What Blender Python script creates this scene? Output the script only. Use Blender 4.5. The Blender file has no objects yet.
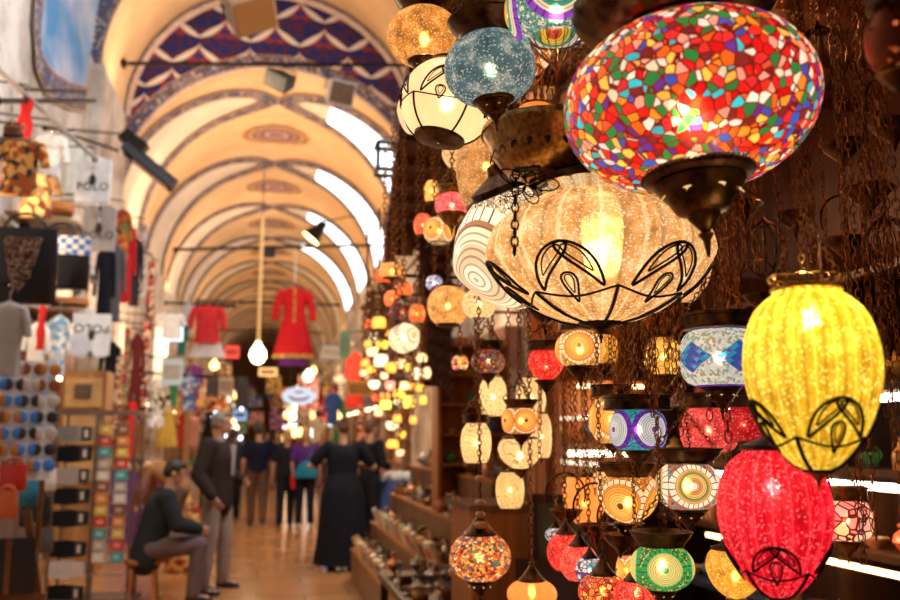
import bpy, bmesh, math, random
from math import sin, cos, pi, radians as rad, sqrt, atan2, hypot
from mathutils import Vector, Matrix, Euler, noise
sc = bpy.context.scene
col = sc.collection
# ------------------------------------------------------------------ camera, world, big lights, exposure
FP = 875.0
YAW, PITCH = rad(11.982), rad(8.9625)
CF = Vector((sin(YAW)*cos(PITCH), cos(YAW)*cos(PITCH), sin(PITCH)))
CR = Vector((cos(YAW), -sin(YAW), 0)); CU = CR.cross(CF)
CP = Vector((0, 0, 1.52))
cam_d = bpy.data.cameras.new('camera'); cam = bpy.data.objects.new('camera', cam_d); col.objects.link(cam)
cam_d.sensor_width = 36; cam_d.lens = 35.0; cam_d.clip_end = 200; cam_d.clip_start = .05
M3 = Matrix((CR, CU, -CF)).transposed()
cam.matrix_world = Matrix.Translation(CP) @ M3.to_4x4()
sc.camera = cam
cam_d.dof.use_dof = True; cam_d.dof.focus_distance = 1.75; cam_d.dof.aperture_fstop = 3.2
w = bpy.data.worlds.new('sky'); sc.world = w; w.use_nodes = True
w.node_tree.nodes['Background'].inputs[0].default_value = (.93, .96, 1, 1)
w.node_tree.nodes['Background'].inputs[1].default_value = 2.4
sc.view_settings.view_transform = 'Standard'; sc.view_settings.look = 'None'
sc.view_settings.gamma = 1; sc.view_settings.use_curve_mapping = False
sc.view_settings.exposure = 0.38
sc.cycles.use_denoising = True
sc.cycles.max_bounces = 7; sc.cycles.diffuse_bounces = 3; sc.cycles.transparent_max_bounces = 14
sc.cycles.sample_clamp_indirect = 4; sc.cycles.sample_clamp_direct = 0
sc.cycles.caustics_reflective = False; sc.cycles.caustics_refractive = False

def area(name, loc, aim, size, power, color, sy=None):
    d = bpy.data.lights.new(name, 'AREA'); d.energy = power; d.color = color; d.size = size
    if sy: d.shape = 'RECTANGLE'; d.size_y = sy
    o = bpy.data.objects.new(name, d); col.objects.link(o); o.location = loc
    o.rotation_euler = (Vector(aim)-Vector(loc)).to_track_quat('-Z', 'Y').to_euler(); return o
def point(name, loc, power, color, r=.05):
    d = bpy.data.lights.new(name, 'POINT'); d.energy = power; d.color = color; d.shadow_soft_size = r
    o = bpy.data.objects.new(name, d); col.objects.link(o); o.location = loc; return o
def spot(name, loc, aim, power, color, ang=60, r=.1):
    d = bpy.data.lights.new(name, 'SPOT'); d.energy = power; d.color = color; d.shadow_soft_size = r; d.spot_size = rad(ang); d.spot_blend = .7
    o = bpy.data.objects.new(name, d); col.objects.link(o); o.location = loc
    o.rotation_euler = (Vector(aim)-Vector(loc)).to_track_quat('-Z', 'Y').to_euler(); return o
# added soft uplights at cornice height, no fixtures built, washing the vaults
for k, y in enumerate((18, 25, 33, 42, 52)):
    area('vault_fill_light', (-2.2, y, 5.2), (.6, y+1, 9), .5, (130,100,60,40,30)[k], (1, .60, .30), 3.5)
    area('vault_fill_light', (2.4, y, 5.2), (-.4, y+1, 9), .5, (80,60,40,28,20)[k], (1, .62, .34), 3.5)
area('vault_fill_light', (-1.6, 14.2, 6.6), (.4, 14.4, 10), .5, 60, (1, .62, .34), 2.0)
# added fill panels standing in for daylight on the left-hand goods and plaster
area('daylight_fill', (1.9, 7.5, 7.4), (-2.6, 9.5, 3.2), 1.8, 250, (.86, .92, 1), 2.2)
area('daylight_fill', (0, 3.5, 8.2), (-2.4, 10, 2.0), 2.0, 110, (1, .93, .84), 2.5)
# added point fills over the walkway, no fixtures; nearest left one is out of frame
for y in (9, 13, 18, 25, 34, 45):
    point('walkway_fill_light', (-2.25 if y == 9 else -1.9, 7.0 if y == 9 else y, 3.3), 60, (1, .72, .42), .05)
    point('walkway_fill_light', (1.9, y+1.3, 3.3), 58, (1, .60, .28), .05)

# ------------------------------------------------------------------ helpers
def W(px, py, D): return CP + (CF + CR*((px-450)/FP) - CU*((py-300)/FP))*D
def WY(px, py, Y):
    r = CF + CR*((px-450)/FP) - CU*((py-300)/FP); return CP + r*(Y/r.y)
def depth(p): return (Vector(p)-CP).dot(CF)
def mm(px, D): return px*D/FP

class MB:
    def __init__(s): s.v = []; s.f = []; s.uv = []
    def add(s, vs, fs, uvs=None):
        n = len(s.v); s.v += [tuple(v) for v in vs]
        for k, f in enumerate(fs):
            s.f.append(tuple(i+n for i in f)); s.uv.append(uvs[k] if uvs else None)
        return s
    def box(s, c, d, R=None):
        x, y, z = d[0]/2, d[1]/2, d[2]/2; c = Vector(c)
        P = [Vector(p) for p in ((-x,-y,-z),(x,-y,-z),(x,y,-z),(-x,y,-z),(-x,-y,z),(x,-y,z),(x,y,z),(-x,y,z))]
        if R is not None: P = [R @ p for p in P]
        q = [(0,0),(1,0),(1,1),(0,1)]
        return s.add([c+p for p in P], [(0,3,2,1),(4,5,6,7),(0,1,5,4),(1,2,6,5),(2,3,7,6),(3,0,4,7)], [q]*6)
    def grid(s, fn, nu, nv, cu=False, cv=False, flip=False):
        vs = [fn(i/nu, j/nv) for j in range(nv+(0 if cv else 1)) for i in range(nu+(0 if cu else 1))]
        W_ = nu+(0 if cu else 1); H_ = nv+(0 if cv else 1); fs = []; us = []
        for j in range(nv):
            for i in range(nu):
                a, b = i, (i+1) % W_; c, d = j, (j+1) % H_
                f = (c*W_+a, c*W_+b, d*W_+b, d*W_+a); u = [(i/nu,j/nv),((i+1)/nu,j/nv),((i+1)/nu,(j+1)/nv),(i/nu,(j+1)/nv)]
                if flip: f = f[::-1]; u = u[::-1]
                fs.append(f); us.append(u)
        return s.add(vs, fs, us)
    def lathe(s, prof, n=32, c=(0,0,0), flute=0, fn_=0, R=None):
        c = Vector(c); m = len(prof)-1; L = [0]
        for k in range(m): L.append(L[-1]+hypot(prof[k+1][0]-prof[k][0], prof[k+1][1]-prof[k][1]))
        vs = []
        for k, (r, z) in enumerate(prof):
            for i in range(n):
                a = 2*pi*i/n; rr = r*(1+fn_*abs(sin(flute*a/2)) if flute else 1)
                p = Vector((rr*cos(a), rr*sin(a), z)); vs.append(c+(R @ p if R is not None else p))
        fs = []; us = []
        for k in range(m):
            for i in range(n):
                j = (i+1) % n; fs.append((k*n+i, k*n+j, (k+1)*n+j, (k+1)*n+i))
                us.append([(i/n,L[k]/L[-1]),((i+1)/n,L[k]/L[-1]),((i+1)/n,L[k+1]/L[-1]),(i/n,L[k+1]/L[-1])])
        if prof[0][0] > 1e-4 and prof[0][0] < 0: pass
        return s.add(vs, fs, us)
    def ell(s, c, r, n=16, m=10, R=None):
        pr = [(max(1e-4, sin(pi*k/m)), -cos(pi*k/m)) for k in range(m+1)]
        t = MB().lathe(pr, n); c = Vector(c)
        vs = []
        for v in t.v:
            p = Vector((v[0]*r[0], v[1]*r[1], v[2]*r[2])); vs.append(c+(R @ p if R is not None else p))
        return s.add(vs, t.f, t.uv)
    def tube(s, pts, r, n=6, closed=False, cap=True):
        pts = [Vector(p) for p in pts]; N = len(pts)
        if N < 2: return s
        rs = r if isinstance(r, (list, tuple)) else [r]*N
        vs = []; up = None
        for i, p in enumerate(pts):
            a = pts[(i-1) % N] if (closed or i > 0) else p; b = pts[(i+1) % N] if (closed or i < N-1) else p
            t = (b-a); t = t.normalized() if t.length > 1e-9 else Vector((0,0,1))
            if up is None: up = Vector((0,0,1)) if abs(t.z) < .9 else Vector((1,0,0))
            x = up.cross(t); x = x.normalized() if x.length > 1e-6 else Vector((1,0,0)); y = t.cross(x); up = y
            up = y
            for k in range(n):
                q = 2*pi*k/n; vs.append(p+(x*cos(q)+y*sin(q))*rs[i])
        fs = []; us = []
        for i in range(N if closed else N-1):
            j = (i+1) % N
            for k in range(n):
                l = (k+1) % n; fs.append((i*n+k, i*n+l, j*n+l, j*n+k)); us.append([(k/n,i/N),((k+1)/n,i/N),((k+1)/n,(i+1)/N),(k/n,(i+1)/N)])
        if cap and not closed:
            fs.append(tuple(range(n))[::-1]); us.append(None); fs.append(tuple((N-1)*n+k for k in range(n))); us.append(None)
        return s.add(vs, fs, us)
    def cyl(s, a, b, r0, r1=None, n=16): return s.tube([a, b], [r0, r0 if r1 is None else r1], n)
    def caps(s, a, b, r0, r1, n=12):
        a = Vector(a); b = Vector(b); d = b-a; L = d.length
        if L < 1e-6: return s.ell(a, (r0,)*3, n, 8)
        R = d.to_track_quat('Z', 'Y').to_matrix()
        pr = [(max(1e-4, r0*sin(t*pi/8)), -r0*cos(t*pi/8)) for t in range(5)] + [(max(1e-4, r1*cos(t*pi/8)), L+r1*sin(t*pi/8)) for t in range(5)]
        return s.lathe(pr, n, a, R=R)
    def slab(s, poly, d, R=None, o=(0,0,0)):
        """poly in the xz plane, centred thickness d along y"""
        o = Vector(o); n = len(poly); R = R or Matrix.Identity(3)
        vs = [o+R @ Vector((x, -d/2, z)) for x, z in poly]+[o+R @ Vector((x, d/2, z)) for x, z in poly]
        xs = [p[0] for p in poly]; zs = [p[1] for p in poly]; x0, x1, z0, z1 = min(xs), max(xs), min(zs), max(zs)
        U = [((x-x0)/(x1-x0+1e-9), (z-z0)/(z1-z0+1e-9)) for x, z in poly]
        fs = [tuple(range(n)), tuple(range(n, 2*n))[::-1]]; us = [U, U[::-1]]
        for i in range(n):
            j = (i+1) % n; fs.append((i, i+n, j+n, j)); us.append([U[i], U[i], U[j], U[j]])
        return s.add(vs, fs, us)
    def mesh(s, name):
        me = bpy.data.meshes.new(name); me.from_pydata(s.v, [], s.f)
        uvl = me.uv_layers.new(name='UVMap'); dat = []
        for f, u in zip(s.f, s.uv):
            if u: 
                for q in u: dat += [q[0], q[1]]
            else: dat += [0, 0]*len(f)
        uvl.data.foreach_set('uv', dat); me.update(); return me
    def build(s, name, mat, parent=None, smooth=True, loc=None, rot=None):
        me = s.mesh(name); me.materials.append(mat)
        if smooth:
            me.shade_smooth(); me.set_sharp_from_angle(angle=rad(42))
        o = bpy.data.objects.new(name, me); col.objects.link(o)
        if parent: o.parent = parent
        if loc is not None: o.location = loc
        if rot is not None: o.rotation_euler = rot
        return o
def empty(name, loc, label=None, cat=None, group=None, rz=0, rot=None):
    o = bpy.data.objects.new(name, None); col.objects.link(o); o.location = loc; o.empty_display_size = .1
    o.rotation_euler = rot if rot is not None else (0, 0, rz); tag(o, label, cat, group); return o
def tag(o, label=None, cat=None, group=None, kind=None):
    if label: o['label'] = label
    if cat: o['category'] = cat
    if group: o['group'] = group
    if kind: o['kind'] = kind
    return o
def struct(o): o['kind'] = 'structure'; return o
KIDS = {}
def copy_tree(o, parent=None):
    c = o.copy(); col.objects.link(c); c.parent = parent
    for ch in [x for x in col.objects if x.parent == o]: copy_tree(ch, c)
    return c

# ------------------------------------------------------------------ materials
class NT:
    def __init__(s, name):
        s.m = bpy.data.materials.new(name); s.m.use_nodes = True; s.t = s.m.node_tree; s.t.nodes.clear()
        s.out = s.t.nodes.new('ShaderNodeOutputMaterial')
    def n(s, typ, **k):
        nd = s.t.nodes.new('ShaderNode'+typ)
        for a, b in k.items():
            if a.startswith('i_'):
                key = a[2:]; key = int(key) if key.isdigit() else key.replace('_', ' ')
                s.set(nd, key, b)
            else: setattr(nd, a, b)
        return nd
    def set(s, nd, key, b):
        i = nd.inputs[key]
        if isinstance(b, bpy.types.NodeSocket): s.t.links.new(b, i)
        elif isinstance(b, (tuple, list)) and len(b) == 3 and i.type == 'RGBA': i.default_value = (*b, 1)
        else: i.default_value = b
    def math(s, op, a, b=None, c=None):
        nd = s.n('Math', operation=op); s.set(nd, 0, a)
        if b is not None: s.set(nd, 1, b)
        if c is not None: s.set(nd, 2, c)
        return nd.outputs[0]
    def ramp(s, fac, stops, const=False):
        nd = s.n('ValToRGB'); cr = nd.color_ramp; cr.interpolation = 'CONSTANT' if const else 'LINEAR'
        while len(cr.elements) < len(stops): cr.elements.new(.5)
        for e, (p, c) in zip(cr.elements, stops): e.position = p; e.color = (*c, 1) if len(c) == 3 else c
        s.set(nd, 0, fac); return nd.outputs[0]
    def mix(s, fac, a, b, bt='MIX'):
        nd = s.n('Mix', data_type='RGBA', blend_type=bt); s.set(nd, 0, fac); s.set(nd, 6, a); s.set(nd, 7, b); return nd.outputs[2]
    def coords(s, kind='Object', scale=None):
        o = s.n('TexCoord').outputs[kind]
        if scale is not None:
            m = s.n('Mapping'); s.set(m, 0, o); m.inputs['Scale'].default_value = scale if isinstance(scale, tuple) else (scale,)*3; o = m.outputs[0]
        return o
    def noise(s, vec, scale, detail=3, rough=.5): return s.n('TexNoise', i_Vector=vec, i_Scale=scale, i_Detail=detail, i_Roughness=rough).outputs[0]
    def end(s, sh): s.t.links.new(sh, s.out.inputs[0]); return s.m
    def pbr(s, colr, rough=.6, metal=0, bump=None, bstr=.3, bdist=.01, **k):
        p = s.n('BsdfPrincipled'); s.set(p, 'Base Color', colr); s.set(p, 'Roughness', rough); s.set(p, 'Metallic', metal)
        for a, b in k.items(): s.set(p, a.replace('_', ' '), b)
        if bump is not None:
            bn = s.n('Bump', i_Strength=bstr, i_Distance=bdist, i_Height=bump); s.set(p, 'Normal', bn.outputs[0])
        return s.end(p.outputs[0])
_mc = {}
def M(color, rough=.7, metal=0, var=.15, scale=6, bump=0, name='surface'):
    key = (tuple(color), rough, metal, var, scale, bump)
    if key in _mc: return _mc[key]
    t = NT(name); v = t.coords('Object'); nz = t.noise(v, scale)
    c = t.mix(t.ramp(nz, [(.3,(0,0,0)),(.7,(1,1,1))]), tuple(x*(1-var) for x in color), tuple(min(1, x*(1+var)) for x in color))
    _mc[key] = t.pbr(c, rough, metal, nz if bump else None, bump); return _mc[key]
def cloth_mat(color, stripes=None):
    key = ('cloth', tuple(color), stripes)
    if key in _mc: return _mc[key]
    t = NT('cloth'); v = t.coords('Object'); nz = t.noise(v, 9)
    c = t.mix(t.ramp(nz, [(.3,(0,0,0)),(.7,(1,1,1))]), tuple(x*.8 for x in color), color)
    if stripes:
        vo = t.n('TexVoronoi', i_Vector=v, i_Scale=stripes[0]); 
        c = t.mix(t.math('GREATER_THAN', t.n('SeparateColor', i_0=vo.outputs['Color']).outputs[0], .62), c, stripes[1])
        c = t.mix(t.math('GREATER_THAN', t.n('SeparateColor', i_0=vo.outputs['Color']).outputs[1], .75), c, stripes[2])
    _mc[key] = t.pbr(c, .95, 0, t.noise(v, 300), .2, .002, Specular_IOR_Level=.08); return _mc[key]
def emit(color, s, name='glow'):
    key = ('e', tuple(color), s)
    if key in _mc: return _mc[key]
    t = NT(name); e = t.n('Emission', i_Color=tuple(color), i_Strength=s); _mc[key] = t.end(e.outputs[0]); return _mc[key]
def metal_mat(name, dark, light, rough=.38, scale=40):
    t = NT(name); v = t.coords('Object'); nz = t.noise(v, scale, 4)
    c = t.ramp(nz, [(.35, dark), (.7, light)]); return t.pbr(c, rough, .92, nz, .35, .002)
BRONZE = metal_mat('dark_bronze', (.035,.018,.010), (.20,.10,.045), .36)
BRASS = metal_mat('aged_brass', (.24,.12,.035), (.62,.36,.13), .30, 90)
IRON = metal_mat('black_iron', (.008,.007,.007), (.05,.035,.025), .45)
STEEL = metal_mat('steel', (.18,.16,.15), (.55,.5,.46), .3)
COPPER = metal_mat('copper_wire', (.12,.04,.015), (.5,.2,.06), .35)
BLACK = M((.012,.012,.014), .6); WHITE = M((.8,.78,.74), .7)
WOOD = None
def wood_mat(name, a, b, scale=8, rough=.45):
    t = NT(name); v = t.coords('Object', (scale, scale, scale*.12)); nz = t.noise(v, 1.6, 5, .6)
    return t.pbr(t.ramp(nz, [(.3, a), (.7, b)]), rough, 0, nz, .25, .004)
WOOD = wood_mat('dark_wood', (.05,.018,.006), (.20,.075,.022))
WOODO = wood_mat('orange_wood', (.28,.09,.02), (.55,.22,.06))

# ------------------------------------------------------------------ setting
VX, VR, VZ, Y0, Y1 = .10, 2.8, 5.6, 16.0, 66.0     # main vault: axis, radius, springing, start, end
UX, UR, UZ = .05, 2.62, 7.22                          # the higher crossing vault in front of it
BAY = 4.3; LUN0 = 1.55
def plaster(name, c1, c2, c3, sc_=1.2, stain=.5):
    t = NT(name); v = t.coords('Object')
    n1 = t.noise(v, sc_, 5, .6); n2 = t.noise(v, 5, 4, .6)
    c = t.ramp(n1, [(.35, c1), (.55, c2), (.75, c3)])
    c = t.mix(t.math('MULTIPLY', t.ramp(n2, [(.55,(0,0,0)),(.75,(1,1,1))]), stain), c, tuple(x*.6 for x in c1))
    return t.pbr(c, .85, 0, n2, .15, .02)
OCHRE = plaster('ochre_plaster', (.62,.43,.24), (.72,.52,.31), (.76,.58,.38), .8, .12)
CREAM = plaster('cream_plaster', (.60,.55,.48), (.72,.66,.57), (.78,.73,.66), 1.0, .12)
OLDWALL = plaster('old_wall_plaster', (.34,.27,.22), (.62,.56,.50), (.74,.70,.66), 1.4, .55)
PALEBLUE = plaster('blue_lit_plaster', (.20,.42,.62), (.45,.60,.75), (.72,.78,.84), .5, .1)  # blue window light painted into the near lunettes' colour
def band_mat():
    t = NT('painted_ornament_band'); uv = t.coords('UV'); s = t.n('SeparateXYZ', i_0=uv)
    x = t.math('MULTIPLY', s.outputs[0], 1.0); y = s.outputs[1]
    cb = t.n('CombineXYZ'); t.set(cb, 0, x); t.set(cb, 1, t.math('MULTIPLY', y, .3))
    vo = t.n('TexVoronoi', i_Vector=cb.outputs[0], i_Scale=9.0); 
    vo2 = t.n('TexVoronoi', i_Vector=cb.outputs[0], i_Scale=15.0)
    c = t.ramp(vo.outputs['Distance'], [(0,(.52,.42,.32)),(.26,(.07,.08,.16)),(.44,(.58,.48,.38)),(.58,(.14,.07,.06))], True)
    c = t.mix(t.math('GREATER_THAN', vo2.outputs['Distance'], .52), c, (.07,.08,.16))
    e = t.math('ABSOLUTE', t.math('SUBTRACT', y, .5))
    c = t.mix(t.math('GREATER_THAN', e, .40), c, (.26,.09,.045))
    c = t.mix(t.math('GREATER_THAN', e, .46), c, (.58,.42,.28))
    return t.pbr(c, .8)
BAND = band_mat()
def lun_half(th, side=1):
    """half length along the hall of a lunette at vault angle th (0 at springing .. pi/2 crown)"""
    tip = rad(87.5)
    if th >= tip: return 0
    s = (tip-th)/tip
    return min(1.5*s**.55+.0, .40+1.12*s) * (1 if s > .06 else sqrt(s/.06))
LUN_MAT = []
def vault():
    vm = MB(); left = MB(); right = MB(); 
    nth = 90; ny = int((Y1-Y0)/.115); dy = (Y1-Y0)/ny
    P = lambda th, y, r=VR: (VX+r*cos(th), y, VZ+r*sin(th))
    quads = {0: MB(), 1: MB()}
    for j in range(ny):
        y = Y0+j*dy; ym = y+dy/2; b = int((ym-Y0)/BAY); yc = Y0+b*BAY+LUN0; u = abs(ym-yc)
        for i in range(nth):
            t0, t1 = pi*i/nth, pi*(i+1)/nth; tm = (t0+t1)/2; q = tm if tm < pi/2 else pi-tm
            h = lun_half(q); inside = u < h
            if inside and b < 4 and tm < pi/2 and rad(9) < q < rad(68): continue      # window opening, daylight comes in
            quads[1 if inside else 0].add([P(t0,y),P(t1,y),P(t1,y+dy),P(t0,y+dy)], [(0,1,2,3)])
    for k, mt in ((0, OCHRE), (1, CREAM)): struct(quads[k].build('ceiling' if k == 0 else 'ceiling_lunettes', mt))
    # window boards: glazing bars are too fine to see; ornament bands follow every lunette outline
    n = 1
    for b in range(int((Y1-Y0)/BAY)):
        yc = Y0+b*BAY+LUN0; mb = MB()
        for side in (0, 1):
            pts = []
            K = 26
            for k in range(K+1):
                th = rad(2)+(rad(87.5)-rad(2))*(1-(1-k/K)**2); pts.append((th, lun_half(min(th, rad(87.49)))))
            path = [(th, yc-h) for th, h in pts]+[(th, yc+h) for th, h in reversed(pts)]
            # strip
            PP = [Vector((VR*th, y, 0)) for th, y in path]; L = 0; vs = []; us = []
            hw = .20
            for k, p in enumerate(PP):
                a = PP[max(0, k-1)]; c = PP[min(len(PP)-1, k+1)]; d = (c-a)
                if d.length < 1e-6: d = Vector((0,1,0))
                d.normalize(); nn = Vector((-d.y, d.x, 0)); 
                if k: L += (p-PP[k-1]).length
                for sg, vv in ((-hw, 0), (hw, 1)):
                    q = p+nn*sg; th = q.x/VR; th = max(th, 0); th = th if side == 0 else pi-th
                    vs.append(P(th, q.y, VR-.03)); us.append((L, vv))
            fs = []; uu = []
            for k in range(len(PP)-1): fs.append((2*k, 2*k+1, 2*k+3, 2*k+2)); uu.append([us[2*k], us[2*k+1], us[2*k+3], us[2*k+2]])
            mb.add(vs, fs, uu)
        # rib bands at the bay boundary
        for yb in ():
            N = 60; vs = []; us = []
            for k in range(N+1):
                th = pi*k/N
                for o2, vv in ((-.13, 0), (.13, 1)): vs.append(P(th, yb+o2, VR-.035)); us.append((th*VR, vv))
            mb.add(vs, [(2*k, 2*k+1, 2*k+3, 2*k+2) for k in range(N)], [[us[2*k], us[2*k+1], us[2*k+3], us[2*k+2]] for k in range(N)])
        struct(mb.build('trim_%d' % n, BAND)); n += 1
    # oval medallions on the crown between bays
    t = NT('painted_medallion'); v = t.coords('UV'); s = t.n('SeparateXYZ', i_0=v); r = s.outputs[1]; a = s.outputs[0]
    pet = t.math('SINE', t.math('MULTIPLY', a, 2*pi*12)); w1 = t.math('ADD', r, t.math('MULTIPLY', pet, .05))
    c = t.ramp(w1, [(0,(.35,.12,.08)),(.14,(.12,.14,.3)),(.25,(.6,.4,.25)),(.36,(.10,.09,.2)),(.5,(.45,.2,.1)),(.62,(.16,.12,.16)),(.74,(.55,.36,.2)),(.84,(.3,.13,.06)),(.93,(.5,.32,.16))], True)
    medm = t.pbr(c, .8)
    for b in range(0, 10):
        yc = Y0+b*BAY+3.6
        mb = MB()
        mb.grid(lambda u, v: P(pi/2+.66*v*cos(2*pi*u)*(1+.05*sin(2*pi*u*12))/VR*1.15, yc+.62*v*sin(2*pi*u)*(1+.06*sin(2*pi*u*12)), VR-.03), 72, 8, cu=True)
        struct(mb.build('trim_%d' % n, medm)); n += 1
    return n
TR = vault()
# front wall of the low vault: the painted crescent under the high arch
def tympanum():
    mb = MB(); N = 80
    def fn(u, v):
        th = pi*u
        o = Vector((UX+UR*1.0*cos(th), UZ+UR*sin(th))); x = o.x
        # inner point on the low arch along the vertical/angle
        a = Vector((VX+VR*cos(pi*u), VZ+VR*sin(pi*u)))
        p = a.lerp(o, v); return (p.x, Y0-.02, p.y)
    mb.grid(fn, N, 14)
    t = NT('iznik_painted_crescent'); ob = t.coords('Object'); s = t.n('SeparateXYZ', i_0=ob); x = s.outputs[0]; z = s.outputs[2]
    PX, PZ = .92, .52
    # staggered lattice
    zz = t.math('DIVIDE', z, PZ); row = t.math('FLOOR', zz); off = t.math('MULTIPLY', t.math('MODULO', row, 2.0), .5)
    xx = t.math('ADD', t.math('DIVIDE', x, PX), off)
    fx = t.math('SUBTRACT', t.math('FRACT', t.math('ADD', xx, 50.0)), .5); fz = t.math('SUBTRACT', t.math('FRACT', zz), .5)
    ax = t.math('ABSOLUTE', fx)
    # white leaf swags: curve z = k*(|x|-.25)^2 rising to a point
    cur = t.math('SUBTRACT', .36, t.math('MULTIPLY', t.math('POWER', ax, .6), 1.1))
    thick = t.math('ADD', .03, t.math('MULTIPLY', t.math('SINE', t.math('MULTIPLY', ax, pi*2)), .10))
    white = t.math('LESS_THAN', t.math('ABSOLUTE', t.math('SUBTRACT', fz, cur)), thick)
    # red palmettes
    rr = t.math('ADD', t.math('MULTIPLY', fx, fx), t.math('MULTIPLY', t.math('ADD', fz, .1), t.math('ADD', fz, .1)))
    ang = t.math('ARCTAN2', fx, t.math('ADD', fz, .1)); pet = t.math('ADD', .022, t.math('MULTIPLY', t.math('ABSOLUTE', t.math('COSINE', t.math('MULTIPLY', ang, 2.5))), .075))
    red = t.math('LESS_THAN', rr, pet)
    vo = t.n('TexVoronoi', i_Vector=ob, i_Scale=4.2, feature='DISTANCE_TO_EDGE'); vein = t.math('LESS_THAN', vo.outputs['Distance'], .06)
    c = t.mix(vein, (.006,.008,.11), (.08,.008,.014)); c = t.mix(red, c, (.22,.02,.03)); 
    c = t.mix(t.math('LESS_THAN', rr, .012), c, (.02,.02,.16)); c = t.mix(white, c, (.72,.62,.52))
    struct(mb.build('wall_tympanum', t.pbr(c, .75), smooth=False))
tympanum()
def arch_band(x, z, r, y, w_, mat, name, axis='face', r2=None, N=72):
    mb = MB(); vs = []; us = []
    for k in range(N+1):
        th = pi*k/N
        if axis == 'face': A = (x+(r)*cos(th), y, z+r*sin(th)); B = (x+(r+w_)*cos(th), y, z+(r+w_)*sin(th))
        else: A = (x+r*cos(th), y, z+r*sin(th)); B = (x+r*cos(th), y+w_, z+r*sin(th))
        vs += [A, B]; us += [(th*r, 0), (th*r, 1)]
    mb.add(vs, [(2*k, 2*k+1, 2*k+3, 2*k+2) for k in range(N)], [[us[2*k], us[2*k+1], us[2*k+3], us[2*k+2]] for k in range(N)])
    return struct(mb.build(name, mat))
arch_band(VX, VZ, VR, Y0-.06, .26, BAND, 'trim_%d' % TR)
PINKM = M((.62,.46,.38), .8, name='moulding_plaster')
mb = MB(); mb.tube([(UX+(UR+.0)*cos(pi*k/64), Y0-.12, UZ+(UR+.0)*sin(pi*k/64)) for k in range(65)], .075, 8); struct(mb.build('trim_41', PINKM))
mb = MB(); mb.tube([(VX+VR*cos(pi*k/64), Y0-.05, VZ+VR*sin(pi*k/64)) for k in range(65)], .035, 8); struct(mb.build('trim_42', PINKM))
# thick arch of the crossing: intrados plus ornament bands on its two edges
YA = 13.6
arch_band(UX, UZ, UR+.02, YA, Y0-YA, OCHRE, 'ceiling_crossing_arch', 'in')
arch_band(UX, UZ, UR, Y0-.34, .26, BAND, 'trim_43', 'in')
arch_band(UX, UZ, UR+.03, YA-.02, .30, BAND, 'trim_44', 'face')
# near upper vault, wider
YN = -5.0; NR = 2.95
mbA, mbB, mbC = MB(), MB(), MB()
nth = 72; ny = 90
for j in range(ny):
    y = YN+(YA-YN)*j/ny; dy = (YA-YN)/ny; ym = y+dy/2
    for i in range(nth):
        t0, t1 = pi*i/nth, pi*(i+1)/nth; q = (t0+t1)/2; q = q if q < pi/2 else pi-q
        lun = abs(ym-11.2) < 1.65*sqrt(max(0, 1-(q/rad(62))**2))
        P = lambda th, yy: (UX+NR*cos(th), yy, UZ+NR*sin(th))
        if lun and t0 < pi/2 and rad(10) < q < rad(45): continue
        (mbB if lun else mbA).add([P(t0,y),P(t1,y),P(t1,y+dy),P(t0,y+dy)], [(0,1,2,3)])
struct(mbA.build('ceiling_near', OLDWALL)); struct(mbB.build('ceiling_near_lunettes', PALEBLUE))
mb = MB(); vs = []; us = []; N = 40
for side in (0, 1):
    vs = []; us = []
    for k in range(N+1):
        a = pi*k/N
        for sg, vv in ((-.0, 0), (.30, 1)):
            q = rad(62)*sin(a)+ (sg/NR)*sin(a); y = 11.2-(1.65+sg)*cos(a); th = q if side == 0 else pi-q
            vs.append((UX+(NR-.03)*cos(th), y, UZ+(NR-.03)*sin(th))); us.append((a*2, vv))
    mb.add(vs, [(2*k, 2*k+1, 2*k+3, 2*k+2) for k in range(N)], [[us[2*k], us[2*k+1], us[2*k+3], us[2*k+2]] for k in range(N)])
struct(mb.build('trim_45', BAND))
# face ring closing NR to UR at YA
mb = MB(); mb.grid(lambda u, v: (UX+(UR+.02+(NR-UR)*v)*cos(pi*u), YA, UZ+(UR+.02+(NR-UR)*v)*sin(pi*u)), 64, 1); struct(mb.build('trim_46', OCHRE))
# walls
XL, XR = -2.72, 2.92
def wall(name, pts, mat): mb = MB(); mb.add(pts, [(0,1,2,3)], [[(0,0),(1,0),(1,1),(0,1)]]); return struct(mb.build(name, mat, smooth=False))
mb = MB(); mb.box((XL-.15-.0, (YN+Y0)/2, UZ/2), (.3, Y0-YN, UZ+.02)); mb.box((XL-.15, (Y0+Y1)/2, VZ/2), (.3, Y1-Y0, VZ+.1))
struct(mb.build('wall_left', OLDWALL, smooth=False))
mb = MB(); mb.box((XR+.15, (YN+Y0)/2, UZ/2), (.3, Y0-YN, UZ+.02)); mb.box((XR+.15, (Y0+Y1)/2, VZ/2), (.3, Y1-Y0, VZ+.1))
struct(mb.build('wall_right', OLDWALL, smooth=False))
mb = MB(); mb.box((0, Y1+.1, 4.5), (6.6, .2, 9)); struct(mb.build('wall_far', M((.28,.14,.07), .9), smooth=False))
mb = MB(); mb.box((0, YN-.1, 5.2), (6.6, .2, 10.4)); struct(mb.build('wall_behind', OLDWALL, smooth=False))
# piers under the crossing arch
mb = MB(); mb.box((-2.68, (YA+Y0)/2, UZ/2), (.22, Y0-YA+.02, UZ)); mb.box((2.81, (YA+Y0)/2, UZ/2), (.28, Y0-YA+.02, UZ)); struct(mb.build('wall_piers', OLDWALL, smooth=False))
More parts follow.
